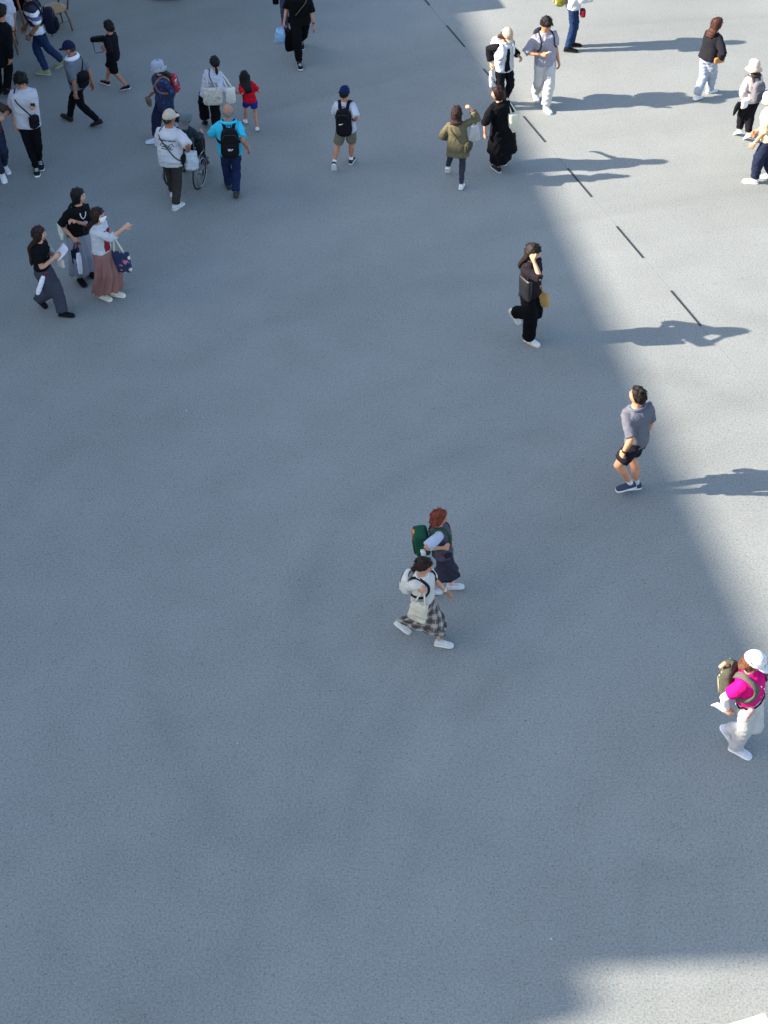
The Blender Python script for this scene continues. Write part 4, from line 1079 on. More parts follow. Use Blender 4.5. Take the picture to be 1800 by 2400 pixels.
person('C3', 'child in white t-shirt, khaki shorts and dark blue cap walking away alone', yaw=82, sex='m', head=(808, 200), hp=-12, hy=-6, lean=2, hk=1.12, sw=.97, ht=.02,
       fL=(783, 391, .05, -62), fR=(825, 375, 0, 0), w=.25, cover=False, top=dict(c='b6b8c2', sl=.5, e=.024, hem=-.07, se=.03), bot=dict(k='shorts', c='6a6557', len=.50), sock='e4e4e4', sockl=.16,
       R=(830, 284, -.02), eR=(.35, -.8, -.5), L=('a', 25, 14, 70), cR=75, shoe=('30323a', 'd8dadc', '20222a'), hair=dict(c='120f10', k='short', front=.5), cap=('13234c',), skin='b87a56')
# --- upper right
person('D1', 'person in white and black jacket and beige cap with a white rucksack, head bowed', yaw=-62, sex='f', head=(1196, 69), hp=-34, hy=6, lean=12, hk=1.1, ht=.03,
       fR=(1172, 256, 0, 0), fL=(1186, 242, 0, -14), top=dict(c='bfc1c6', slc='121217', sl=.95, e=.022, hem=-.06, se=.02, name='jacket'), bot=dict(k='straight', c='111116', len=.97),
       L=(1222, 137, .10), R=(1152, 158, .06), cL=60, cR=80, shoe=('c8c8ca', 'e8e8e8'), hair=dict(c='43261a', k='bob', len=.05, front=.3), cap=('b9a28d', 'c4ae9a'), skin='c9906c')
person('D2', 'person in grey t-shirt and white trousers looking at a phone', yaw=-74, sex='m', head=(1285, 43), hp=-24, hy=6, lean=3, ht=.014,
       fL=(1283, 257, 0, 0, 8), fR=(1256, 230, 0, -20), w=.65, top=dict(c='94909a', sl=.55, e=.020, hem=-.04, se=.026), bot=dict(k='wide', c='bcbab8', len=.97, fit=(.064, .056, .05)),
       R=(1278, 128, .24), eR=(.8, -.5, -.5), L=(1311, 152, .02), cR=60, cL=40, shoe=('c8c8ca', 'cccccc', 'e4e4e4'), hair=dict(c='16120f', k='short', front=.35, t=.18), skin='c98a62')
person('D3', 'person in white shirt and blue jeans with black shoes, cut by the top edge', yaw=-2, sex='m', h=1.68, lean=2, s=.0,
       fR=(1338, 117, 0, 0), fL=(1347, 105, 0, 0), top=dict(c='c0c2c5', sl=.9, e=.02, hem=-.03), bot=dict(k='reg', c='1e3052', len=.97), R=('a', 25, 12, 80), L=('a', 25, 12, 80), shoe=('141416', '1c1c1e'), hair=HB, skin='c98a62')
person('D4', 'person in olive jacket raising the right arm, white bag hanging from it', yaw=84, sex='f', head=(1071, 249), hp=0, hy=0, lean=3, hk=1.2,
       fR=(1082, 436, 0, -6), fL=(1049, 398, .05, -50), w=.3, top=dict(c='645d47', sl=.9, e=.026, hem=-.13, flare=.022, se=.024, w=.008, name='jacket'), bot=dict(k='slim', c='363742', len=.97),
       R=(1099, 250, -.02), eR=(.35, .2, -1), L=(1060, 322, -.22), eL=(.9, -.6, -.3), cR=75, shoe=('d6d4d2', 'e6e4e2', 'e4e4e4'), hair=dict(c='2a1712', k='bob', len=.045, front=.4), skin='cf9678')
person('D5', 'person in long black dress with a cream shoulder bag, head turned left', yaw=112, sex='f', fat=1.05, head=(1166, 202), hp=-4, hy=62, lean=0,
       fL=(1163, 394, 0, 0), fR=(1178, 385, 0, -18), top=dict(c='0c0c10', sl=.55, e=.026, hem=-.33, flare=.045, se=.032, name='dress_top'), bot=dict(k='skirt', c='0c0c10', len=.90, fl=.05, pl=.005, npl=9, name='dress_skirt'),
       L=(1137, 322, .10), eL=(.9, -.4, -.4), R=('a', 20, 14, 55), cL=80, shoe=('23252c', 'cccccc'), hair=dict(c='2a1512', k='bob', len=.03, front=.45), skin='d29a7a')
person('D6', 'person with auburn hair in black jacket and pale blue jeans at the upper right', yaw=38, sex='f', fat=1.05, head=(1684, 40), hp=-2, hy=-24, lean=3,
       fL=(1636, 229, 0, -8), fR=(1668, 212, 0, 0), top=dict(c='1f1f24', sl=.92, e=.028, hem=-.02, se=.028, name='jacket'), bot=dict(k='wide', c='98a0ac', len=.97, fit=(.064, .056, .05)),
       R=(1688, 139, .04), eR=(.95, -.5, -.2), L=('a', 20, 15, 60), cR=60, shoe=('d8d4d0', 'eeeeee'), hair=dict(c='43241a', k='long', len=.09, front=.4), skin='cf9678')
person('D7', 'person in cream bucket hat, pale blouse and black trousers near the right edge', yaw=112, sex='f', head=(1770, 139), hp=-6, hy=-4, lean=5, ht=.02, hk=1.15,
       fL=(1729, 316, 0, -34), fR=(1750, 328, 0, -40), px=.04, top=dict(c='c4b8b2', sl=.75, e=.024, hem=-.05, se=.028, name='blouse'), bot=dict(k='baggy', c='17151a', len=.94),
       L=(1744, 236, -.10), eL=(.9, -.5, -.3), R=('a', 15, 12, 60), cL=70, shoe=('d8d6d4', 'cecece'), hair=dict(c='241813', k='bob', front=.3), bucket=dict(col='c9b2a2', w=.036, drop=.034, tall=1.05), skin='cf9678')
person('D8', 'person in cream t-shirt, navy overalls and white hat cut by the right edge', yaw=160, sex='f', fat=1.08, head=(1806, 214), hp=-8, lean=5, ht=.02,
       fL=(1759, 424, 0, 0), fR=(1800, 415, 0, -12), top=dict(c='cdb996', sl=.52, e=.024, hem=-.02, se=.03), bot=dict(k='baggy', c='20263a', len=.96),
       L=(1761, 345, .08), R=('a', 15, 12, 30), cL=50, shoe=('e2d4d8', 'eeeeee'), hair=dict(c='241813', k='bob', front=.3), bucket=dict(col='d6d0c2', w=.02, drop=.02), skin='cb8e6a', watch=('L', 'cfc2b4'))

# ---------------------------------------------------------------- what they carry
Q = PEOPLE
def at(P, px, py, d=0.0): return plane_y(px, py, P.p.y - d)
def hc(k, sd): return Q[k].hand_c[sd]
def flat_poly(P, uv, mat, name, back=True, parent=None, off=.004, faces=None):
    """a print laid on the torso: uv in fractions of height (x to the wearer's right, z up from the hip joint)"""
    def go():
        bv = surf(P); mb = MB(); s = 1 if back else -1
        for u, w in uv:
            o = tl(P, u, -.3*s, w); hit = bv.ray_cast(o, P.tF*s)
            mb.v.append((hit[0] + hit[1]*off) if hit[0] is not None else tl(P, u, -.1*s, w))
        mb.f = faces or [tuple(range(len(uv)))]
        build(name, mb, mat, P.root, parent=parent or P.top, flat=True)
    LATER.append(go)
def strokes(lines, w):
    """thin strokes -> quads"""
    uv, fc = [], []
    for ln in lines:
        for (x0, y0), (x1, y1) in zip(ln[:-1], ln[1:]):
            dx, dy = x1-x0, y1-y0; L = math.hypot(dx, dy) or 1; nx, ny = -dy/L*w/2, dx/L*w/2; ex, ey = dx/L*w*.3, dy/L*w*.3; o = len(uv)
            uv += [(x0+nx-ex, y0+ny-ey), (x0-nx-ex, y0-ny-ey), (x1-nx+ex, y1-ny+ey), (x1+nx+ex, y1+ny+ey)]; fc.append((o, o+1, o+2, o+3))
    return uv, fc
def text_uv(txt, width, cx, cy):
    cu = bpy.data.curves.new('t', 'FONT'); cu.body = txt; cu.align_x = 'CENTER'; cu.resolution_u = 2; cu.offset = .028
    o = bpy.data.objects.new('t', cu); COL.objects.link(o); dg = bpy.context.evaluated_depsgraph_get()
    me = bpy.data.meshes.new_from_object(o.evaluated_get(dg)); xs = [v.co.x for v in me.vertices]; k = width/(max(xs)-min(xs))
    uv = [(cx + v.co.x*k, cy + v.co.y*k) for v in me.vertices]; fc = [tuple(p.vertices) for p in me.polygons]
    bpy.data.objects.remove(o); bpy.data.curves.remove(cu); bpy.data.meshes.remove(me)
    return uv, fc
def neck_ring(P, name, mat, r=.012, k=1.25, z=.304, open_=0):
    def go():
        c, rr, f, a, b = tring(P, z, .004); mb = MB(); pts = []
        for i in range(25):
            q = 2*math.pi*i/24; pts.append(c + rr*(a*k*math.sin(q)) + f*(b*k*math.cos(q)) - P.U*(.016*P.h*max(0, math.cos(q))) + P.U*.004*P.h)
        mb.tube(pts, [(r*P.h*.6, r*P.h)]*len(pts), 8, hint=P.U); build(name, mb, mat, P.root, parent=P.top)
    LATER.append(go)
def umbrella(label, top, bot, cover, handle, hm=.14, name='umbrella', r=.032, mat=None):
    """furled umbrella in its cover, handle end up"""
    d = (bot-top); L = d.length; u = d.normalized(); root = empty(name, bot, label, 'umbrella')
    mb = MB(); mb.tube([top + u*(L*hm), top + u*(L*(hm+.05)), top + u*(L*.45), top + u*(L*.8), top + u*(L*.96), bot], [r*.45, r*.8, r, r*.98, r*.85, r*.5], 14)
    build('cover', mb, mat or cloth(cover, .8, .06, 30, .8), root, voxel=.008, smooth=2, disp=.004)
    m2 = MB(); sd = u.cross(Y).normalized()
    m2.tube([top + u*(L*hm*1.1), top + u*.02, top - u*.0 , top - u*.025 + sd*.015, top - u*.03 + sd*.04, top - u*.01 + sd*.055], [.010]*6, 8); build('handle', m2, plain(handle, .5), root)
    return root
def card(label, name, c, r, u, w, h, mat, cat, bend=.15, t=.0012, curl=.0):
    """sheet of paper or a phone: slightly curved thin slab"""
    n = r.cross(u).normalized(); mb = MB(); N = 6; root_c = c - u*(h/2)
    for lay in (0, 1):
        for i in range(N+1):
            for j in range(N+1):
                x, y = (i/N-.5)*w, (j/N-.5)*h
                mb.v.append(c + r*x + u*y + n*(bend*(x*x/w + .6*y*y/h) + (t if lay else 0)))
    M = (N+1)**2
    for i in range(N):
        for j in range(N):
            a = i*(N+1)+j; mb.f.append((M+a, M+a+N+1, M+a+N+2, M+a+1)); mb.f.append((a+1, a+N+2, a+N+1, a))
    rim = [i*(N+1) for i in range(N+1)] + [N*(N+1)+j for j in range(1, N+1)] + [i*(N+1)+N for i in range(N-1, -1, -1)] + [j for j in range(N-1, 0, -1)]
    for i in range(len(rim)):
        a, b = rim[i], rim[(i+1) % len(rim)]; mb.f.append((a, b, M+b, M+a))
    root = empty(name, root_c, label, cat); build('sheet' if cat == 'paper' else 'case', mb, mat, root)
    return root
def shoulder_strap(P, root, mat, pts, w=.02, name='strap', th=.004):
    p_, n_ = strap_pts(P, pts); ms = MB(); ms.ribbon(p_, n_, w*P.h, th*P.h); build(name, ms, mat, root)
def phone(k, sd, label, col='17181c', up=.03, tilt=.6):
    P = Q[k]; D, N, T = P.hand_fr[sd]; c = hc(k, sd) + Z*.02 + D*.03
    r = (P.tR).normalized(); u = (D*.8 + Z*tilt).normalized(); r = (r - u*r.dot(u)).normalized()
    root = card(label, 'phone', c, r, u, .074, .15, plain(col, .25), 'phone', 0, .009)
    m = MB(); n = r.cross(u).normalized(); n = n if n.z > 0 else -n
    m.box(c + n*.011, r, u, n, .033, .068, .001); build('screen', m, plain('30343c', .12), root, flat=True)

# -- F3 green backpack
def f3x(root, c, r, f, u, w, d, hg):
    m = MB(); m.box(c + u*(hg*.36) - f*(d*.30), r, f, u, w*.16, d*.22, hg*.10); build('orange_panel', m, print_cloth('b3672a', ['d08a3c', '8f4a1e', 'c9b48a'], 40, .4), root)
    m = MB(); m.box(c - f*(d*.54) + u*(hg*.12), r, f, u, w*.07, .004, hg*.30); build('webbing', m, print_cloth('b3672a', ['d08a3c', '8f4a1e', 'c9b48a'], 40, .4), root)
    m = MB(); q = c + r*(w*.56) - u*(hg*.18); m.tube([q - u*.06, q + u*.035, q + u*.045], [.030, .031, .024], 14); build('bottle_pocket', m, cloth('d6d2d0'), root)
backpack(Q['F3'], 'large green backpack with orange webbing on the red-haired person', '174a36', w=.18, hgt=.28, dep=.135, z=.16, ex=6, top=.95, strap='2b4a33', pocket=cloth('17352a'), extra=f3x, sw=.034)
crossbody(Q['F3'], 'small dark pouch on a dark red cord worn by the red-haired person', '262631', -1, .06, (.07, .055, .02), '8e2338', name='pouch', fwd=.05, flap=False)
# -- F4 white backpack and cream tote
backpack(Q['F4'], 'white backpack with black straps on the plaid-skirted person', 'cfcbc0', w=.155, hgt=.22, dep=.08, z=.15, strap='1b1a1d', sw=.024)
P = Q['F4']
bag_at('cream cotton tote hanging from the arm of the plaid-skirted person', 'tote_bag', at(P, 986, 1411, .26), .24, .31, .10, -20, cloth('c4bca8', .95), hold=hc('F4', 'R') - Z*.02, handles=2, flare=.82, spread=.5, tilt=(.16, 0, 1), disp=.016)
neck_ring(P, 'collar', cloth('f0eee9'), .007, 1.2)
# -- F2
neck_ring(Q['F2'], 'collar', cloth('666778'), .010, 1.14, .304)
# -- F1
P = Q['F1']
shb = at(P, 1232, 650, .17)
r1 = bag_at('black leather shoulder bag of the person with the paper bag', 'shoulder_bag', shb, .27, .37, .10, -62, plain('17171b', .42, 0, .5, 'leather', 30), hold=P.arms['R'][0] + Z*.06 - P.tR*.03, handles=2, spread=.6, disp=.004, tilt=(-.03, 0, 1))
bag_at('brown kraft paper bag in the hand of the black-clad walker', 'paper_bag', at(P, 1271, 686, 0.02), .21, .25, .07, -28, plain('b98d55', .85, 0, .6, 'kraft', 20), hold=hc('F1', 'L'), handles=2, hl=.05, disp=.002, tilt=(-.10, 0, 1), spread=.4)
# -- F5
def f5x(root, c, r, f, u, w, d, hg):
    for s in (-1, 1):
        m = MB(); a = c + r*(w*.36*s) - f*(d*.5); m.tube([a + u*hg*.42 + f*d*.3, a + u*hg*.2, a - u*hg*.1, a - u*hg*.36], .006, 6); build('cord', m, cloth('cbbf9c'), root)
    m = MB(); m.tube([c + u*hg*.5 + r*w*.1, c + u*hg*.62 - f*.02 + r*w*.2, c + u*hg*.52 - f*.06 + r*w*.32], [.02, .026, .02], 10); build('bedroll', m, cloth('c7a27c'), root)
backpack(Q['F5'], 'olive hiking backpack with pale cords on the magenta-shirted person', '4b4d40', w=.165, hgt=.30, dep=.10, z=.15, strap='56544e', pocket=cloth('5d5b4c'), extra=f5x, sw=.04)
P = Q['F5']
D, N, T = P.hand_fr['R']
card('folded white leaflet in the hand of the magenta-shirted person', 'leaflet', hc('F5', 'R') + V((-.085, .02, .055)), V((.55, -.2, .6)).normalized(), V((-.8, .1, .55)).normalized(), .10, .19, plain('d8dae0', .7), 'paper', .3)
def belt(P, z, mat, name, w, wear=True):
    def go():
        bv = bvh_of(P, ('top', 'bot')); pts, nm = [], []
        for i in range(33):
            q = 2*math.pi*i/32; c, r, f, a, b = tring(P, z, .03); d = r*(a*math.sin(q)) + f*(b*math.cos(q)); p = c + d; n_ = d.normalized()
            hit = bv.find_nearest(p)
            if hit[0] is not None: p = hit[0]
            pts.append(p + n_*.004); nm.append(n_)
        mb = MB(); mb.ribbon(pts, nm, w*P.h, .004*P.h); build(name, mb, mat, P.root, parent=P.bot)
    LATER.append(go)
belt(P, .025, cloth('17151a'), 'belt', .014)
pc = at(P, 1755, 1674, .20); root = empty('waist_pouch', pc - Z*.05, 'pale pink waist pouch on the front of the white trousers', 'pouch')
mb = MB(); rbox(mb, pc, fdir(-130), fdir(-40), Z, .085, .03, .05, .35, 4); build('pouch', mb, cloth('d8aaa2', .6), root, voxel=.007, smooth=2, disp=.001)
mb = MB(); mb.box(pc + fdir(-40)*.031 + Z*.018, fdir(-130), fdir(-40), Z, .07, .003, .004); build('zip', mb, plain('7a5a58', .4), root)
for u_, z_, s_ in ((.02, .215, .010), (-.03, .13, .012), (.015, .10, .007)):
    flat_poly(P, [(u_-s_*.5, z_-s_), (u_+s_*.4, z_-s_*.7), (u_+s_*.5, z_+s_), (u_-s_*.3, z_+s_*.8)], plain('f2d4e4', .8), 'print', back=False)
# -- E1
P = Q['E1']
card('white printed sheet held by the long-haired person in black', 'paper_sheet', at(P, 146, 592, .06), fdir(-60), (Z*.75 + fdir(-10)*.65).normalized(), .21, .29, plain('d4d6e2', .75), 'paper', .35)
umbrella('furled umbrella in white cover with red strap hanging from the bent arm', at(P, 104, 640, .16), at(P, 88, 690, .17), 'dfe1e8', '7a1c22', .12, r=.036)
bag_at('small beige bag hanging in front of the dark grey trousers', 'shoulder_bag', at(P, 139, 606, -.02), .15, .15, .05, -30, cloth('c9bcb4'), hold=P.arms['L'][0] + Z*.05, handles=1, handle_mat=cloth('d8d4cc'), spread=.6)
flat_poly(P, *[strokes([[(-.03, .2), (-.01, .205), (.0, .195)], [(-.02, .185), (.01, .188), (.025, .178)]], .006)[0]], plain('8d8f96', .8), 'print', back=False, faces=strokes([[(-.03, .2), (-.01, .205), (.0, .195)], [(-.02, .185), (.01, .188), (.025, .178)]], .006)[1])
# -- E2
P = Q['E2']
bag_at('pale mint quilted bag on green straps behind the arm-folding person', 'sling_bag', at(P, 147, 514, .02), .24, .33, .13, 70, print_cloth('cfd8cc', ['bcccbc', 'dfe4da', 'cfd8cc'], 18, .4), hold=P.arms['R'][0] + Z*.06 - P.tR*.03, handles=2, handle_mat=cloth('1f6a55'), spread=.5)
umbrella('furled umbrella in white cover in the hand of the grey-skirted person', at(P, 181, 575, .24), at(P, 189, 642, .27), 'd9dbe4', '6b1a2c', .25, r=.040)
cdx = at(P, 201, 540, .24); card('black card holder hanging at the waist of the grey-skirted person', 'card_holder', cdx, fdir(42), Z, .085, .15, plain('0e0e11', .4), 'holder', 0, .008)
bag_at('navy folded bag hanging in front of the sheer grey skirt', 'pouch_bag', at(P, 175, 583, .20), .14, .26, .05, 40, cloth('182038'), hold=hc('E2', 'R'), handles=1)
uvp, fcp = strokes([[(-.045, .155), (-.02, .165), (-.005, .15), (.012, .165), (.04, .158)], [(-.04, .145), (-.015, .15), (.01, .147), (.036, .148)], [(-.01, .14), (.005, .13)]], .014)
flat_poly(P, uvp, plain('b9a9be', .8), 'print', back=False, faces=fcp)
uvp, fcp = strokes([[(-.03, .262), (-.026, .235), (-.012, .212), (0, .205), (.012, .212), (.026, .235), (.03, .262)]], .010); flat_poly(P, uvp, plain('d4d2d8', .5), 'necklace', back=False, faces=fcp, off=.008)
# -- E3
P = Q['E3']
patch(P, 'inner_top', .03, .262, -24, 22, cloth('8c1f2c'), off=.007, taper=(-30, 28))
def mask(P):
    mb = MB(); nu, nv = 12, 8
    for lay in (0, 1):
        for i in range(nv+1):
            z = -.86 + .82*i/nv
            for j in range(nu+1):
                a = rad(90 + (-62 + 124*j/nu)); c = math.sqrt(max(0, 1-z*z))
                v = head_pt(math.cos(a)*c, math.sin(a)*c, z); v = v*(1.05 + .05*lay); v.y += .006*(1-abs(j/nu-.5)*2) + (.003 if lay else 0)
                mb.v.append(head_local(P, v))
    W = nu+1; M = W*(nv+1)
    for i in range(nv):
        for j in range(nu):
            a = i*W+j; mb.f.append((M+a+W, M+a+W+1, M+a+1, M+a)); mb.f.append((a, a+1, a+W+1, a+W))
    build('face_mask', mb, cloth('eef0f2', .9), P.root)
mask(P)
bag_at('navy flower-print tote with cream handles on the arm of the pointing person', 'tote_bag', at(P, 279, 590, -.02), .31, .36, .10, -14, print_cloth('1d2b4e', ['d9cdbd', 'b7707c', '1d2b4e', '2d2440', '7d4a6a'], 13, .42), hold=hc('E3', 'L') - Z*.03, handles=2, handle_mat=cloth('e0d8c6'), spread=.5, tilt=(-.05, 0, 1))
phone('E3', 'L', 'black phone in the lowered hand of the pointing person')
# -- B4
P = Q['B4']
ink = plain('2a2c33', .8)
uvp, fcp = text_uv('HUMAN MADE', .165, .0, .205); flat_poly(P, uvp, ink, 'print', faces=fcp, off=.005)
bear = [(-.068, .165), (-.06, .176), (-.03, .177), (-.012, .174), (.0, .16), (.004, .135), (.012, .135), (.014, .16), (.03, .176), (.05, .186), (.058, .175), (.062, .162)]
bear2 = [(-.068, .165), (-.055, .158), (-.05, .148), (-.03, .15), (-.012, .145)]; bear3 = [(.022, .158), (.026, .136), (.036, .136), (.038, .152)]
sq = [(-.05+.012*i, .143+.006*(i % 2)) for i in range(5)]; ln2 = [(-.058+.008*i, .124+.0035*((i*7) % 3-1)) for i in range(15)]
uvp, fcp = strokes([bear, bear2, bear3, sq, ln2], .0058); flat_poly(P, uvp, ink, 'print', faces=fcp, off=.005)
crossbody(P, 'black crossbody bag of the person in the printed white t-shirt', '16161a', -1, -.02, (.11, .10, .035), '3a3c40', bagc=(430, 372, .03))
bag_at('white plastic carrier bag beside the wheelchair wheel', 'carrier_bag', hc('B4', 'R') - Z*.03 + X*.04, .24, .34, .12, 15, plain('c9d2dc', .4, 0, .8, 'film', 25, .15), hold=hc('B4', 'R'), handles=1, disp=.014, flare=.8, spread=.3)
# -- B5
def b5x(root, c, r, f, u, w, d, hg):
    p0 = c - f*(d*.5 + .052) - u*(hg*.10)
    for i in range(3):
        m = MB(); m.box(p0 + u*(.012 - .012*i) - r*.012, r, f, u, .026 - .004*i, .002, .0035); build('logo_bar', m, plain('e6e6e6', .6), root)
    m = MB(); m.tube([p0 + r*.02 - u*.014, p0 + r*.03 + u*.006, p0 + r*.044 + u*.012], [.006, .006, .005], 6); build('logo_arc', m, plain('e6e6e6', .6), root)
backpack(Q['B5'], 'black backpack with small white logo on the turquoise shirt', '131317', w=.185, hgt=.31, dep=.11, z=.14, extra=b5x, sw=.034)
neck_ring(Q['B5'], 'collar', cloth('3bbcd6'), .016, 1.25, .302)
# -- B1
backpack(Q['B1'], 'colourful patterned backpack on the navy-clad person in the bucket hat', 'b02433', w=.145, hgt=.22, dep=.085, z=.165, strap='7d5a62', matl=print_cloth('a81c2c', ['c92336', '3d3a86', '4f9a6a', 'd8b4b8', 'b8283a'], 22, .5), sw=.026)
crossbody(Q['B1'], 'brown crossbody bag of the person in the bucket hat', '6a5548', -1, .02, (.10, .11, .04), '8a7a5c', bagc=(349, 238, .14), sw=.02)
# -- B2
P = Q['B2']
bag_at('floral canvas tote hanging from the left shoulder of the person in grey shirt', 'tote_bag', at(P, 497, 205, .17), .33, .33, .10, 8, print_cloth('c2bcae', ['8c8678', 'd4cdbd', 'a69c8c', 'c9a59a'], 30, .4), hold=P.arms['L'][0] + Z*.05, handles=2, spread=.4)
bag_at('plain cream tote on the right shoulder of the person in grey shirt', 'tote_bag', at(P, 539, 205, .08), .17, .30, .10, 10, cloth('d8d2c6'), hold=P.arms['R'][0] + Z*.06, handles=2, spread=.5)
crossbody(P, 'slim navy crossbody bag of the person in grey shirt', '1c2036', -1, .05, (.08, .06, .02), '23284a', ztop=.30)
bt = at(P, 478, 236, -.02); root = empty('bottle', bt - Z*.0, 'light blue bottle in the hand of the person in grey shirt', 'bottle')
mb = MB(); mb.tube([bt - Z*.02, bt, bt + Z*.13, bt + Z*.15], [.026, .032, .032, .018], 14); build('bottle_body', mb, plain('86c3dc', .3), root)
mb = MB(); mb.tube([bt + Z*.15, bt + Z*.175], [.019, .019], 12); build('cap', mb, plain('d8e6ee', .5), root)
# -- A6
P = Q['A6']; neck_ring(P, 'towel', cloth('e8eaf2', .95, .06, 60, .8), .026, 1.35, .303)
crossbody(P, 'black sling bag on the back of the person in the navy cap', '111116', 1, .04, (.15, .19, .06), '1a1a20', bagc=(194, 186, .08), name='sling_bag', sw=.02)
# -- A7
P = Q['A7']; c0 = at(P, 229, 91, .02); root = empty('camera_case', c0 - Z*.05, 'black case with dangling strap held by the child in black', 'case')
mb = MB(); ax = (X*1.0 + Z*.12).normalized(); rbox(mb, c0, Y, Z, ax, .05, .05, .135, .3, 4); build('case', mb, cloth('101015', .6), root, voxel=.008, smooth=2, disp=.001)
mb = MB(); mb.tube([c0 - X*.10 - Z*.03, c0 - X*.085 - Z*.2, c0 - X*.07 - Z*.27, c0 + X*.05 - Z*.25, c0 + X*.12 - Z*.2], .006, 6); build('strap', mb, cloth('1d2a3c'), root)
# -- A4
crossbody(Q['A4'], 'black crossbody bag on the hip of the person in white t-shirt', '131318', 1, -.04, (.10, .13, .04), '1c1c24', bagc=(80, 285, .14))
phone('A4', 'L', 'phone in the hand of the person with the black crossbody bag')
# -- A2
backpack(Q['A2'], 'navy and black backpack on the banded shirt', '15182a', w=.17, hgt=.27, dep=.12, z=.07, pocket=cloth('0f1014'), sw=.03)
# -- C1, C2, C3
P = Q['C1']
bag_at('pale blue plastic carrier bag held by the black-clad person at the top', 'carrier_bag', hc('C1', 'R') - Z*.05 - X*.08, .26, .30, .20, 10, plain('9fc3e0', .4, 0, .8, 'film', 25, .15), hold=hc('C1', 'R'), handles=1, disp=.014, flare=.55, spread=.3)
bag_at('long black tote held by the black-clad person at the top', 'tote_bag', hc('C1', 'R') - Z*.10 + X*.07, .19, .40, .12, 10, cloth('0c0c10'), hold=hc('C1', 'R'), handles=2, spread=.5, tilt=(-.06, 0, 1))
crossbody(P, 'small black bag on a thin gold strap worn by the black-clad person', '111114', -1, .0, (.08, .06, .02), '7d7256', sw=.006)
bag_at('small black pouch in the hand of the navy-shirted person', 'pouch_bag', hc('C2', 'R') - Z*.03, .12, .12, .06, 0, cloth('0e0e13'), hold=hc('C2', 'R'), handles=1)
def c3x(root, c, r, f, u, w, d, hg):
    p0 = c - f*(d*.5 + .045) + u*(hg*.05) - r*(w*.10)
    pts = [(-.030, .004), (-.022, -.008), (-.006, -.008), (.034, .012), (-.004, -.001), (-.016, .0), (-.022, .006)]
    m = MB(); m.v = [p0 + r*x + u*y for x, y in pts] + [p0 + f*.02 + r*x + u*y for x, y in pts]; n = len(pts)
    m.f = [tuple(range(n)), tuple(reversed(range(n, 2*n)))] + [(i, n+i, n+(i+1) % n, (i+1) % n) for i in range(n)]; build('logo_tick', m, plain('ececec', .6), root, flat=True)
backpack(Q['C3'], 'black backpack with white tick on the child in the dark blue cap', '121218', w=.19, hgt=.34, dep=.12, z=.11, extra=c3x, sw=.04)
# -- D1, D2, D3
P = Q['D1']
patch(P, 'inner_top', -.055, .262, -16, 22, cloth('101014'), off=.007, taper=(-6, 8))
backpack(P, 'white rucksack on the person in the beige cap', 'c9cdd4', w=.17, hgt=.27, dep=.12, z=.14, strap='e2e4e8', sw=.03)
umbrella('furled flowered umbrella held by the person in the beige cap', at(P, 1151, 165, .10), at(P, 1152, 204, .12), 'e4e4e8', 'c9a890', .05, r=.04, mat=print_cloth('e6e6ea', ['c23a3a', '4f8a5a', 'e6e6ea', '3a3a44'], 30, .35))
phone('D2', 'R', 'white phone held by the person in grey t-shirt', 'e8e8ea')
backpack(Q['D2'], 'dark backpack behind the person in grey t-shirt', '20222e', w=.16, hgt=.26, dep=.09, z=.16, sw=.013)
backpack(Q['D3'], 'yellow backpack of the person cut by the top edge', '9a941e', w=.17, hgt=.32, dep=.13, z=.14, strap='4a4a2a', matl=print_cloth('8a8224', ['7c7620', '968e34', 'b4b088', '5f5f20'], 12, .5))
pc = at(Q['D3'], 1366, 30, .10); root = empty('red_pouch', pc - Z*.07, 'dark red pouch in front of the white shirt at the top edge', 'pouch')
mb = MB(); rbox(mb, pc, Y, X, Z, .09, .05, .07, .4, 3.5); build('pouch', mb, cloth('8a1830'), root, voxel=.008, smooth=2, disp=.002)
# -- D4, D5, D6
P = Q['D4']
bag_at('white tote hanging from the raised arm of the person in olive jacket', 'tote_bag', at(P, 1113, 290, .02), .22, .32, .07, 12, cloth('aeaaa8'), hold=P.arms['R'][1] + Z*.04, handles=2, spread=.35, flare=.55)
crossbody(P, 'olive crossbody bag worn over the olive jacket', '4a4636', -1, -.06, (.13, .13, .05), '4d4a3a', bagc=(1097, 345, .10), sw=.014)
P = Q['D5']
bag_at('cream shoulder bag of the person in the long black dress', 'shoulder_bag', at(P, 1205, 264, .06), .20, .36, .14, 20, cloth('cfc6b0'), hold=P.arms['R'][0] + Z*.07, handles=2, spread=.45, disp=.004)
P = Q['D6']
pc = at(P, 1686, 141, .17); root = empty('clutch', pc - Z*.05, 'tan clutch held by the person with auburn hair', 'bag')
mb = MB(); rbox(mb, pc, fdir(20), fdir(-70), Z, .10, .03, .055, .35, 4); build('pouch', mb, plain('a8743c', .6, 0, .3, 'leather'), root, voxel=.008, smooth=2, disp=.001)
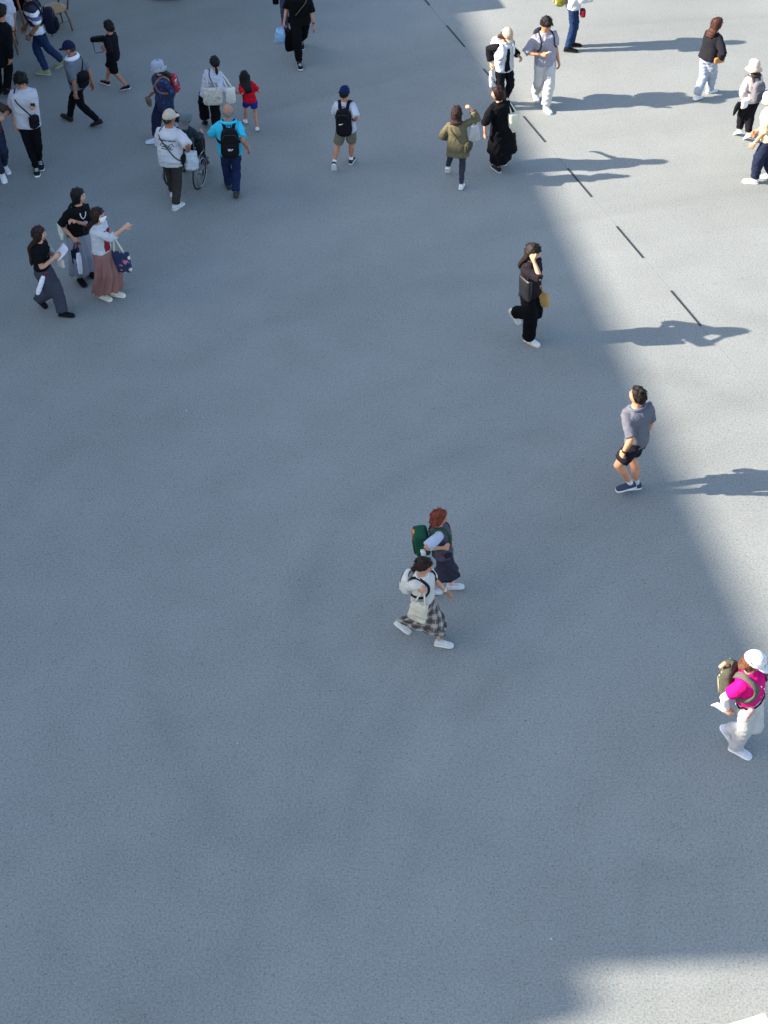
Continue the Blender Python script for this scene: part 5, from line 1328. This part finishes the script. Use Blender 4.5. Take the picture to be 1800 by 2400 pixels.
# -- D7, D8
backpack(Q['D7'], 'grey backpack with yellow trim on the person in the cream bucket hat', '6d6a70', w=.17, hgt=.27, dep=.10, z=.13, strap='4c4a52', pocket=cloth('4a4a50'), sw=.028)
P = Q['D7']
bag_at('black bag dangling from the arm of the person in the cream bucket hat', 'tote_bag', at(P, 1731, 241, .02), .12, .24, .07, 60, cloth('141418'), hold=hc('D7', 'L'), handles=1, tilt=(.2, 0, 1))
bag_at('white cloth bag against the back of the person in the cream bucket hat', 'cloth_bag', at(P, 1747, 234, .12), .12, .16, .06, 20, cloth('eceae8'), hold=hc('D7', 'L'), handles=1)
P = Q['D8']
patch(P, 'overall_bib', -.0, .22, 130, 235, cloth('20263a'), off=.009, taper=(150, 210))
patch(P, 'overall_strap', .20, .285, 152, 170, cloth('20263a'), off=.009, nz=6, na=3); patch(P, 'overall_strap', .20, .285, 190, 208, cloth('20263a'), off=.009, nz=6, na=3)
backpack(P, 'dark backpack low on the overalls at the right edge', '24262c', w=.15, hgt=.16, dep=.08, z=.04, straps=False)

# ---------------------------------------------------------------- wheelchair and the person in it
cR, cL = ground(471, 438), ground(402, 432)
wm = (cR+cL)/2; wr_ = (cR-cL); wr_.z = 0; TR = wr_.length; wr_ = wr_.normalized(); wf = V((-wr_.y, wr_.x, 0)); WRAD = .29
wr_ = (wr_ + wf*-.10).normalized(); wf = V((-wr_.y, wr_.x, 0)); TR = .50
WC = empty('wheelchair', wm, 'wheelchair with grey frame in front of the printed white t-shirt', 'wheelchair')
steel, tyre, black = plain('9a9ea4', .3, .85), plain('141416', .8), cloth('17171b', .8)
def ringpts(c, ax, u, r, n=32): 
    b = ax.cross(u); return [c + u*(r*math.cos(2*math.pi*i/n)) + b*(r*math.sin(2*math.pi*i/n)) for i in range(n+1)]
for s in (-1, 1):
    c = wm + wr_*(TR/2*s) + Z*WRAD
    m = MB(); m.tube(ringpts(c, wr_, Z, WRAD-.012), .013, 8); wo = build('wheel', m, tyre, WC)
    m = MB(); m.tube(ringpts(c, wr_, Z, WRAD-.032), [(.006, .009)]*33, 8); build('rim', m, steel, WC, parent=wo)
    m = MB(); m.tube(ringpts(c + wr_*(.045*s), wr_, Z, WRAD-.055), .009, 8); build('hand_rim', m, steel, WC, parent=wo)
    m = MB()
    for k in range(16):
        q = 2*math.pi*k/16; d = Z*math.cos(q) + wf*math.sin(q); m.tube([c + wr_*(.02*s*(1 if k % 2 else -1)) + d*.02, c + d*(WRAD-.034)], .0022, 5)
    m.tube([c - wr_*.035, c + wr_*.035], .022, 10); build('spokes', m, steel, WC, parent=wo)
    cc = wm + wr_*(TR*.36*s) + wf*.40 + Z*.075
    m = MB(); m.tube(ringpts(cc, wr_, Z, .06), .014, 8); m.tube([cc - wr_*.02, cc + wr_*.02], .02, 8); build('caster', m, tyre, WC)
    m = MB(); e = wr_*(TR*.40*s)
    m.tube([wm + e - wf*.06 + Z*.93, wm + e - wf*.02 + Z*.9, wm + e + Z*.5, wm + e + wf*.02 + Z*.2, wm + e + wf*.42 + Z*.16], .012, 8)
    m.tube([wm + e + wf*.02 + Z*.48, wm + e + wf*.40 + Z*.48, wm + e + wf*.48 + Z*.3, wm + e + wf*.58 + Z*.12], .012, 8)
    m.tube([wm + e + wf*.02 + Z*.70, wm + e + wf*.36 + Z*.70, wm + e + wf*.38 + Z*.48], .011, 8); build('side_frame', m, steel, WC)
    m = MB(); rbox(m, wm + e + wf*.20 + Z*.72, wr_, Z, wf, .03, .018, .15, .3, 4); build('armrest', m, black, WC)
    m = MB(); m.tube([wm + e - wf*.17 + Z*.925, wm + e - wf*.05 + Z*.93], [.019, .017], 10); build('push_handle', m, tyre, WC)
    m = MB(); m.box(wm + e + wf*.30 + Z*.575, wr_, wf, Z, .006, .17, .09); build('side_guard', m, black, WC)
    m = MB(); m.box(wm + wr_*(.11*s) + wf*.60 + Z*.11, wr_, wf, Z, .07, .06, .006); build('footrest', m, tyre, WC)
m = MB(); rbox(m, wm + wf*.20 + Z*.48, wr_, Z, wf, TR*.39, .02, .20, .2, 5); build('seat', m, black, WC)
m = MB(); rbox(m, wm - wf*.005 + Z*.70, wr_, wf, Z, TR*.39, .018, .2, .2, 5); build('backrest', m, black, WC)
m = MB()
for s in (-1, 1): m.tube([wm + wr_*(TR*.40*s) + wf*.10 + Z*.44, wm - wr_*(TR*.40*s) + wf*.10 + Z*.16], .010, 8)
build('cross_brace', m, steel, WC)
fp = [wm + wf*.62 + wr_*(.10*s) + Z*.12 for s in (-1, 1)]
pj = [proj(V((q.x, q.y, .155)))[:2] for q in fp]
person('W1', 'person in grey hat and dark clothes sitting in the wheelchair', yaw=math.degrees(math.atan2(wf.y, wf.x)), sex='f', h=1.4, lean=-2, pz=.54, hp=-15, pf=-.26, hy=-20,
       fL=(pj[0][0], pj[0][1], .12, 0), fR=(pj[1][0], pj[1][1], .12, 0), kL=(-.1, .6, 1), kR=(.1, .6, 1), top=dict(c='343a42', sl=.9, e=.018, hem=-.03, name='jacket'), bot=dict(k='reg', c='1d1f28', len=.97),
       L=('a', 25, 10, 65), R=('a', 25, 10, 65), shoe=('3a3a40', '5a5a5e'), hair=dict(c='6a6a6c', k='bob', front=.3), bucket=dict(col='687476', w=.012, drop=.014), skin='c08a6c')

# ---------------------------------------------------------------- café furniture in the top left corner
wood, dark = plain('a9835a', .6, 0, .4, 'wood', 30), plain('6a4a34', .6, 0, .4, 'wood', 30)
def chair(label, c, yaw, seat=.45, back=True, hold=None, legc=dark, name='cafe_chair'):
    f = fdir(yaw); r = V((f.y, -f.x, 0)); root = empty(name, c, label, 'chair' if back else 'stool', None)
    m = MB(); rbox(m, c + Z*(seat-.015), r, f, Z, .22, .21, .018, .5, 3); build('seat', m, wood, root)
    for i in (-1, 1):
        for j in (-1, 1):
            m = MB(); m.tube([c + r*.15*i + f*.14*j + Z*(seat-.03), c + r*.19*i + f*.19*j + Z*.22, c + r*.21*i + f*.215*j], [.021, .018, .014], 10); build('leg', m, legc, root)
        m = MB(); m.tube([c + r*.2*i + f*.185 + Z*.2, c + r*.2*i - f*.185 + Z*.2], .010, 8); build('stretcher', m, legc, root)
    if back:
        for i in (-1, 1):
            m = MB(); m.tube([c + r*.19*i - f*.18 + Z*(seat-.02), c + r*.20*i - f*.22 + Z*(seat+.2), c + r*.19*i - f*.26 + Z*(seat+.38)], [.018, .016, .014], 10); build('back_post', m, legc, root)
        m = MB(); m.tube([c - r*.2 - f*.26 + Z*(seat+.35), c - f*.30 + Z*(seat+.36), c + r*.2 - f*.26 + Z*(seat+.35)], [(.012, .045)]*3, 10, hint=Z); build('back_rail', m, legc, root)
    return root
s0 = ground(127, 17, .45); chair('wooden cafe chair with pale tan seat beside the banded shirt', V((s0.x, s0.y, 0)), 215)
P = Q['A1']; chair('brown wooden stool under the white-shirted sitter', V((P.p.x, P.p.y, 0)), 100, .46, False, name='cafe_stool')
P = Q['A8']; chair('brown wooden stool under the black-clad sitter', V((P.p.x, P.p.y, 0)), -80, .46, False, name='cafe_stool')
tc_ = ground(60, 71); tcen = V((tc_.x-.34, tc_.y+.30, 0))
tb = empty('cafe_table', tcen, 'wooden cafe table with splayed brown legs in the top left corner', 'table')
m = MB(); rbox(m, tcen + Z*.71, X, Y, Z, .36, .34, .018, .5, 5); build('table_top', m, wood, tb)
for i in (-1, 1):
    for j in (-1, 1):
        m = MB(); m.tube([tcen + X*.24*i + Y*.22*j + Z*.69, tcen + X*.34*i + Y*.30*j], [.026, .019], 10); build('leg', m, plain('8a5430', .6, 0, .4, 'wood', 30), tb)

# ---------------------------------------------------------------- scraps of litter
for k_, (px_, py_, w_, lb_) in enumerate(((437, 963, .011, 'tiny white scrap of paper on the shaded ground at left'), (556, 1743, .010, 'tiny white scrap of paper on the empty ground at lower left'), (1291, 2201, .012, 'pair of tiny pale crumbs near the sunny patch at bottom'))):
    q = ground(px_, py_); root = empty('paper_scrap', q, lb_, 'litter'); m = MB()
    m.v = [q + V((-w_, -w_*.5, .003)), q + V((w_*.8, -w_*.7, .003)), q + V((w_, w_*.5, .004)), q + V((-w_*.3, w_*.9, .003)), q + V((0, .0, .014))]
    m.f = [(0, 1, 4), (1, 2, 4), (2, 3, 4), (3, 0, 4), (3, 2, 1, 0)]; build('scrap', m, plain('cfd0d2', .8), root, flat=True)
finalise(); finalise()
